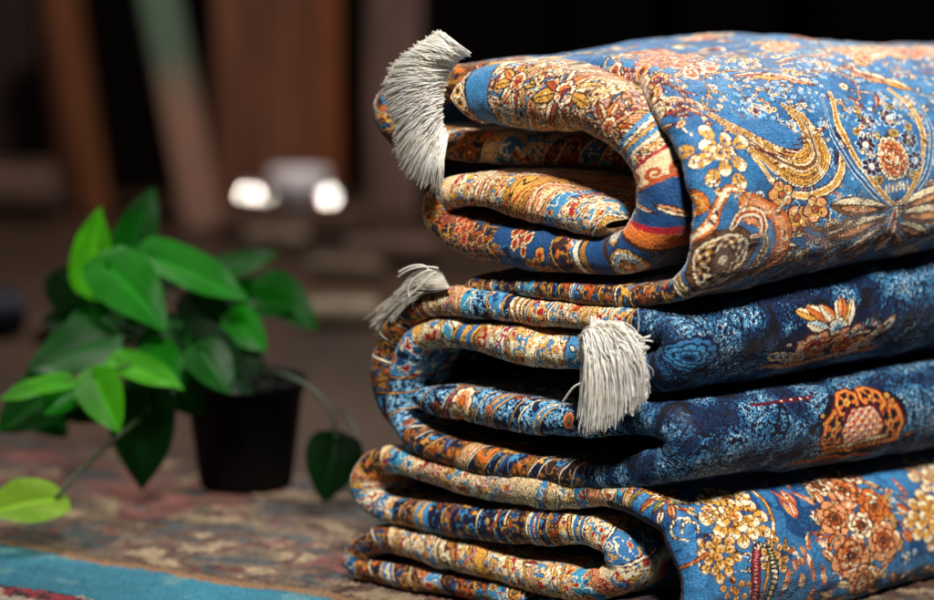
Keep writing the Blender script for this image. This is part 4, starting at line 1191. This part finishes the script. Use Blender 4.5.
# small polished reflectors added before the pots, angled to throw lamp glints at us
M_mirror = noise_mat('polished_silver', '#d8d8da', '#f0f0f2', 8, .04, metallic=1)
def reflector(px, py, roc, label):
    p = at(px, py, YP - .06); R = min(.013, roc * .7)
    hv = Vector((np.array([0, 0, H]) - p)).normalized() + (Vector((-.25, 3.2, 2.4)) - Vector(p)).normalized()
    prof = [(.0001, 0)] + [(R * t, -roc + math.sqrt(roc * roc - (R * t) ** 2)) for t in np.linspace(.1, 1, 12)] + [(R * 1.12, -.0005), (R * 1.15, -.003), (R * .5, -.006), (.0001, -.006)]
    o = lathe('glint_reflector', prof, 40, M_mirror)
    o.location = p; o.rotation_euler = hv.to_track_quat('Z', 'Y').to_euler()
    return tag(o, label, 'reflector', 'polished reflectors added before the pots')
reflector(328, 197, .048, 'brightest polished dish, added for a glint before the rightmost silver pot')
reflector(249, 195, .02, 'polished dish added for a glint before the leftmost silver pot')
reflector(270, 198, .004, 'dimmer polished dish added for a glint before the tiny silver pot')
# low table
tl = at(236, 215, YP); tr = at(352, 215, YP)
te = empty('low_table', ((tl[0] + tr[0]) / 2, YP + .05, 0), 'low dark wooden table carrying the silver pots and the glass bowl', 'table')
M_tbl = wood('table_wood', '#3a2a22', '#5c4638')
o = link('table_top', box_mesh('table_top', tr[0] - tl[0] + .06, .34, .022, .004), M_tbl, te); o.location = (0, 0, zt - .0225)
for sx_ in (-1, 1):
    for sy_ in (-1, 1):
        o = link('leg', box_mesh('leg', .028, .028, max(zt - .0235, .01), .003), M_tbl, te); o.location = (sx_ * .105, sy_ * .13, 0)
for o_ in (te,):
    pass

# things standing about on the far floor, all well out of focus: rolled rugs and sacks
def roll(name, px, py, wpx, hpx, y, ang, mat, label, cat):
    c = ground(px, py + hpx / 2); r = hpx * c[1] / FP / 2; L = wpx * c[1] / FP
    n = 28
    th = np.linspace(0, 2 * math.pi * 3.2, 110); rr = r * (.22 + .78 * th / th[-1])
    t = r * .13
    prof = np.stack([rr * np.cos(th), rr * np.sin(th)], 1); inn = prof * (1 - t / np.linalg.norm(prof, axis=1))[:, None]
    P = np.concatenate([prof, inn[::-1], prof[:1]])
    xs = np.linspace(-L / 2, L / 2, 12)
    Vv = np.stack([np.repeat(xs[:, None], len(P), 1), np.repeat(P[None, :, 0], 12, 0), np.repeat(P[None, :, 1], 12, 0) + r], -1)
    o = link(name, np_mesh(name, Vv.reshape(-1, 3), grid_faces(12, len(P))), mat); o.location = (c[0], c[1], 0); o.rotation_euler = (0, 0, ang)
    return tag(o, label, cat)
M_roll1 = noise_mat('roll_beige', '#4e3f30', '#7e6c56', 22, .8, .2)
M_roll2 = noise_mat('roll_pink', '#3c2a22', '#664c40', 18, .8, .2)
M_roll3 = noise_mat('roll_blue', '#080c1c', '#141b38', 18, .8, .2)
roll('rolled_rug', 277, 238, 60, 26, 4, .1, M_roll1, 'small pale beige rolled rug lying in front of the low table', 'rug')
roll('rolled_rug', 348, 268, 74, 24, 4, -.2, M_roll1, 'beige rolled rug lying right of the low table beside the column', 'rug')
roll('rolled_rug', 342, 312, 70, 34, 3, .15, noise_mat('roll_cream', '#6a5c4a', '#9c8c74', 20, .8, .2), 'cream rolled rug nearest the stack on the brown floor', 'rug')
roll('rolled_rug', 20, 190, 80, 60, 4, .05, M_roll2, 'thick pinkish rolled rug at the far left by the wall', 'rug')
roll('rolled_rug', 2, 312, 38, 52, 3, .5, M_roll3, 'dark blue rolled rug at the left edge behind the plant', 'rug')
roll('rolled_rug', 120, 330, 170, 30, 3, -.06, M_roll2, 'long brownish pink rolled rug behind the leaves', 'rug')
roll('rolled_rug', 392, 250, 90, 34, 4, .0, M_roll2, 'pinkish rolled rug half hidden behind the stack', 'rug')

# ------------------------------------------------------------------ the potted plant
M_leaf, nt, b = new_mat('leaf_green')
oi = nt.nodes.new('ShaderNodeObjectInfo'); at_ = nt.nodes.new('ShaderNodeAttribute'); at_.attribute_name = 'knots'
tcx = nt.nodes.new('ShaderNodeTexCoord'); nz = nt.nodes.new('ShaderNodeTexNoise'); nz.inputs['Scale'].default_value = 30
nt.links.new(tcx.outputs['Object'], nz.inputs['Vector'])
mrr = nt.nodes.new('ShaderNodeMapRange'); mrr.inputs['To Min'].default_value = .7; mrr.inputs['To Max'].default_value = 1.3; nt.links.new(nz.outputs[0], mrr.inputs['Value'])
mxx = nt.nodes.new('ShaderNodeMix'); mxx.data_type = 'RGBA'; mxx.blend_type = 'MULTIPLY'; mxx.inputs['Factor'].default_value = 1
nt.links.new(at_.outputs['Color'], mxx.inputs['A']); nt.links.new(mrr.outputs[0], mxx.inputs['B'])
nt.links.new(mxx.outputs['Result'], b.inputs['Base Color']); b.inputs['Roughness'].default_value = .42; b.inputs['Specular IOR Level'].default_value = .22
tr_ = nt.nodes.new('ShaderNodeBsdfTranslucent'); ms = nt.nodes.new('ShaderNodeMixShader'); ms.inputs[0].default_value = .58
nt.links.new(mxx.outputs['Result'], tr_.inputs['Color'])
out = nt.nodes['Material Output']
nt.links.new(b.outputs[0], ms.inputs[1]); nt.links.new(tr_.outputs[0], ms.inputs[2]); nt.links.new(ms.outputs[0], out.inputs['Surface'])
M_stem = noise_mat('stem_green', '#14240c', '#22380f', 30, .5)
M_potc = noise_mat('black_pot', '#040303', '#080605', 12, .7, spec=.12)
M_soil = noise_mat('soil', '#1c130c', '#4a3818', 60, .95, .8, 90)

pb = ground(246, 484, RUG_T)
plant = empty('potted_plant', pb, 'green heart-leaved plant in a small black pot standing on the flat rug', 'plant')
yp = pb[1]; pr = 60 * yp / FP; ph = 112 * yp / FP
lathe('pot', [(.001, 0), (pr * .76, 0), (pr * .79, .004), (pr * .99, ph * .9), (pr * 1.05, ph * .905), (pr * 1.06, ph), (pr * .98, ph), (pr * .95, ph * .88), (pr * .9, ph * .7)], 48, M_potc, plant)
lathe('soil', [(.001, ph * .86), (pr * .5, ph * .87), (pr * .96, ph * .84)], 40, M_soil, plant)

def leaf(bpx, tpx, wpx, y0, y1, face, tint, cup=.25, droop=.12, stem_to=None):
    B = at(*bpx, y0); T = at(*tpx, y1)
    ax = T - B; L = np.linalg.norm(ax); ax /= L
    n = np.array(face, float); n -= ax * (n @ ax); n /= np.linalg.norm(n)
    sd = np.cross(n, ax)
    W = wpx * y0 / FP / 2 * 1.22
    nu, nv = 22, 13
    T = B + (T - B) * .94; L *= .94
    t = np.linspace(0, 1, nu)[:, None]; q = np.linspace(-1, 1, nv)[None, :]
    prof = (np.clip(t, 1e-4, 1) ** .36 * np.clip(1 - t, 0, 1) ** .92) / .485 + .10 * (t > 0) * (t < .02)
    back_ = -.17 * L * np.abs(np.sin(q * math.pi * .62)) * (1 - t) ** 4          # heart lobes behind the stalk
    X = t * L + back_
    Yw = q * W * prof
    wav = fr.uniform(0, 6); bend = fr.uniform(.10, .30)
    Zz = cup * np.abs(Yw) * (1 - .5 * t) - bend * L * (t - .35) ** 2 + .020 * L * np.sin(t * 9 + wav + q * 1.5) * np.abs(q) + fr.uniform(-.25, .25) * Yw * t
    Zz = Zz - .03 * L * np.exp(-(q / .08) ** 2)
    P = B + X[..., None] * ax + Yw[..., None] * sd + Zz[..., None] * n
    c = np.empty((nu, nv, 3)); c[:] = hexc(tint)
    vein = (np.abs(np.sin((t * 7 - np.abs(q) * 1.6) * math.pi)) < .16) & (np.abs(q) > .1)
    c[np.broadcast_to(vein, (nu, nv))] *= 1.25; c[:, nv // 2] *= 1.7
    o = link('leaf', np_mesh('leaf', P.reshape(-1, 3) - pb, grid_faces(nu, nv), c.reshape(-1, 3)), M_leaf, plant)
    if stem_to is not None:
        S = np.array(stem_to) + pb
        mid_ = (S + B) / 2 + np.array([0, 0, .03]) + .2 * (B - S) * np.array([1, 1, 0])
        P = bez([S, S * .45 + mid_ * .55 + np.array([0, 0, .015]), mid_, B], 12)
        v, f = tubes([P], [np.linspace(.0019, .0012, 12)], 6)
        link('stem', np_mesh('stem', v - pb, f), M_stem, plant)
    return o
soil_pt = lambda: (fr.uniform(-.025, .025), fr.uniform(-.02, .02), ph * .86)
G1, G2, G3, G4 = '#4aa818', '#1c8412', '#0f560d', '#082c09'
LF = -0.8
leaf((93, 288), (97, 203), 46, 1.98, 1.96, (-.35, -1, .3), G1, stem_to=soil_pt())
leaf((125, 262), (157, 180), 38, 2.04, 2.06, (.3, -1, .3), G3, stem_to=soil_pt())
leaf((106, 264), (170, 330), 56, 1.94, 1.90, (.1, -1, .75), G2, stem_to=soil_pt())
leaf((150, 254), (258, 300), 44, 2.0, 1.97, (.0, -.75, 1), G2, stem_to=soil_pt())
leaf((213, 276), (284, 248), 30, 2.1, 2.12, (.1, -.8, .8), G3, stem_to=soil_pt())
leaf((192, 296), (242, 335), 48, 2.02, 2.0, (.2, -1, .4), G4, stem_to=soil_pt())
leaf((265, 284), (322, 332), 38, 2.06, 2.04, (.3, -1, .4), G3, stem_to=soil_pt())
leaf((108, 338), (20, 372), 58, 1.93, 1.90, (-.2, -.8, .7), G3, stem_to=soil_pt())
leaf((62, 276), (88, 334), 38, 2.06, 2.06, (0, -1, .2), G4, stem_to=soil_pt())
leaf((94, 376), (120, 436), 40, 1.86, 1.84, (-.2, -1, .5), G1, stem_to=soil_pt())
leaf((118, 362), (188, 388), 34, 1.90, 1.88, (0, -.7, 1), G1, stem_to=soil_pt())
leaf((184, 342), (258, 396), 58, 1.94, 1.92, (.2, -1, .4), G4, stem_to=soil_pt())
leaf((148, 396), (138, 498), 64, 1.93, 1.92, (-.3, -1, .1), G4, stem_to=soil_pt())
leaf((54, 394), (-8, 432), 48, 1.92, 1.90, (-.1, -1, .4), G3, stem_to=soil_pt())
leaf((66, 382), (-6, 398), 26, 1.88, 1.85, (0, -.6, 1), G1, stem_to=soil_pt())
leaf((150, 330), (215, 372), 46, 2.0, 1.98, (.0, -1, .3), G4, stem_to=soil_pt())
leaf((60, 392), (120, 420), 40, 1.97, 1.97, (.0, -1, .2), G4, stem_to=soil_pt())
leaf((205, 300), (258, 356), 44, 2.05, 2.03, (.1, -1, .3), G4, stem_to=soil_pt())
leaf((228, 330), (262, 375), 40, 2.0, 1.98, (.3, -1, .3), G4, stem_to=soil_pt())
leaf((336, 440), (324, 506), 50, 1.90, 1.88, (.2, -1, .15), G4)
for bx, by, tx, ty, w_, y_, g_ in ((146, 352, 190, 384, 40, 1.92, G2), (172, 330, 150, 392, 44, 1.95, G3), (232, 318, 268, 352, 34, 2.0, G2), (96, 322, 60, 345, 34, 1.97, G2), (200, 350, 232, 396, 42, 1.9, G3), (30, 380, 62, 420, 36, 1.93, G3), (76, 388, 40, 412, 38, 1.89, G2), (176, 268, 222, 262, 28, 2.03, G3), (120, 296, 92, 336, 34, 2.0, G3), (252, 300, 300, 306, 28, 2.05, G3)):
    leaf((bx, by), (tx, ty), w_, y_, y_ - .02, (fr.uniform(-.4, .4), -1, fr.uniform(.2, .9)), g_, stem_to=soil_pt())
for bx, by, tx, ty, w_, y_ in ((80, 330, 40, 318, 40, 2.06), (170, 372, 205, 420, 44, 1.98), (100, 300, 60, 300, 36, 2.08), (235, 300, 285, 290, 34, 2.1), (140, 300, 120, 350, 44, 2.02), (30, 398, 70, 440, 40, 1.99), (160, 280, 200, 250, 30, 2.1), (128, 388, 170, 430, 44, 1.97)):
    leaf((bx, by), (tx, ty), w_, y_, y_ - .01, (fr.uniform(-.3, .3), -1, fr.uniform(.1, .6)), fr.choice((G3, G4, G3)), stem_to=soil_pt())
e = leaf((56, 498), (-26, 512), 56, 1.80, 1.76, (-.15, -.75, 1), '#8fc02c', .12, .05); e['label'] = 'bright yellow green leaf lying on the rug'
for pts in ([(262, 372), (300, 372), (338, 400), (336, 440)], [(338, 408), (352, 418), (366, 440), (356, 470)], [(190, 380), (110, 440), (80, 470), (56, 498)]):
    ys = [1.98, 1.94, 1.91, 1.90] if pts[0][0] != 190 else [1.98, 1.88, 1.83, 1.80]
    P = bez([at(*p, y) for p, y in zip(pts, ys)], 14)
    v, f = tubes([P], [np.full(14, .0018)], 6)
    link('stem', np_mesh('stem', v - pb, f), M_stem, plant)

# ------------------------------------------------------------------ light
w = bpy.data.worlds.new('World'); scene.world = w; w.use_nodes = True
bg = w.node_tree.nodes['Background']; bg.inputs[0].default_value = (.75, .85, 1, 1); bg.inputs[1].default_value = .006

def area(name, loc, target, size, power, color=(1, 1, 1), sy=None):
    l = bpy.data.lights.new(name, 'AREA'); l.energy = power; l.color = color; l.size = size
    if sy: l.shape = 'RECTANGLE'; l.size_y = sy
    o = bpy.data.objects.new(name, l); COL.objects.link(o); o.location = loc
    o.rotation_euler = (Vector(target) - Vector(loc)).to_track_quat('-Z', 'Y').to_euler()
    return o
def spot(name, loc, target, cone, blend, power, size, color):
    l = bpy.data.lights.new(name, 'SPOT'); l.energy = power; l.color = color; l.spot_size = math.radians(cone); l.spot_blend = blend; l.shadow_soft_size = size
    o = bpy.data.objects.new(name, l); COL.objects.link(o); o.location = loc
    o.rotation_euler = (Vector(target) - Vector(loc)).to_track_quat('-Z', 'Y').to_euler()
spot('key_lamp', (.30, .22, 2.12), (.30, 1.70, .2), 40, .9, 440, .2, (1, .97, .92))
area('back_rim', (.75, 3.1, 1.9), (.25, 1.8, .35), .5, 24, (.95, .97, 1))  # added rim light, lifts the sheen on the carpet tops
spot('plant_fill', (-1.0, 2.15, 1.35), (-.36, 1.96, .25), 17, .9, 95, .12, (1, .98, .9))  # added narrow spot on the upper leaves, leaving pot and floor dim
area('left_fill', (-1.15, 2.2, 1.5), (-.3, 1.70, .0), .35, 3.2, (1, .97, .92))  # added fill for the rug and floor at the left
area('background_fill', (-.25, 3.2, 2.4), (-.3, 4.6, .2), .16, 46, (1, .85, .74))  # added fill for the background and the reflector glints

scene.view_settings.view_transform = 'Standard'
scene.view_settings.look = 'None'
scene.view_settings.exposure = 0
scene.view_settings.gamma = 1
scene.cycles.max_bounces = 6
scene.cycles.use_denoising = True
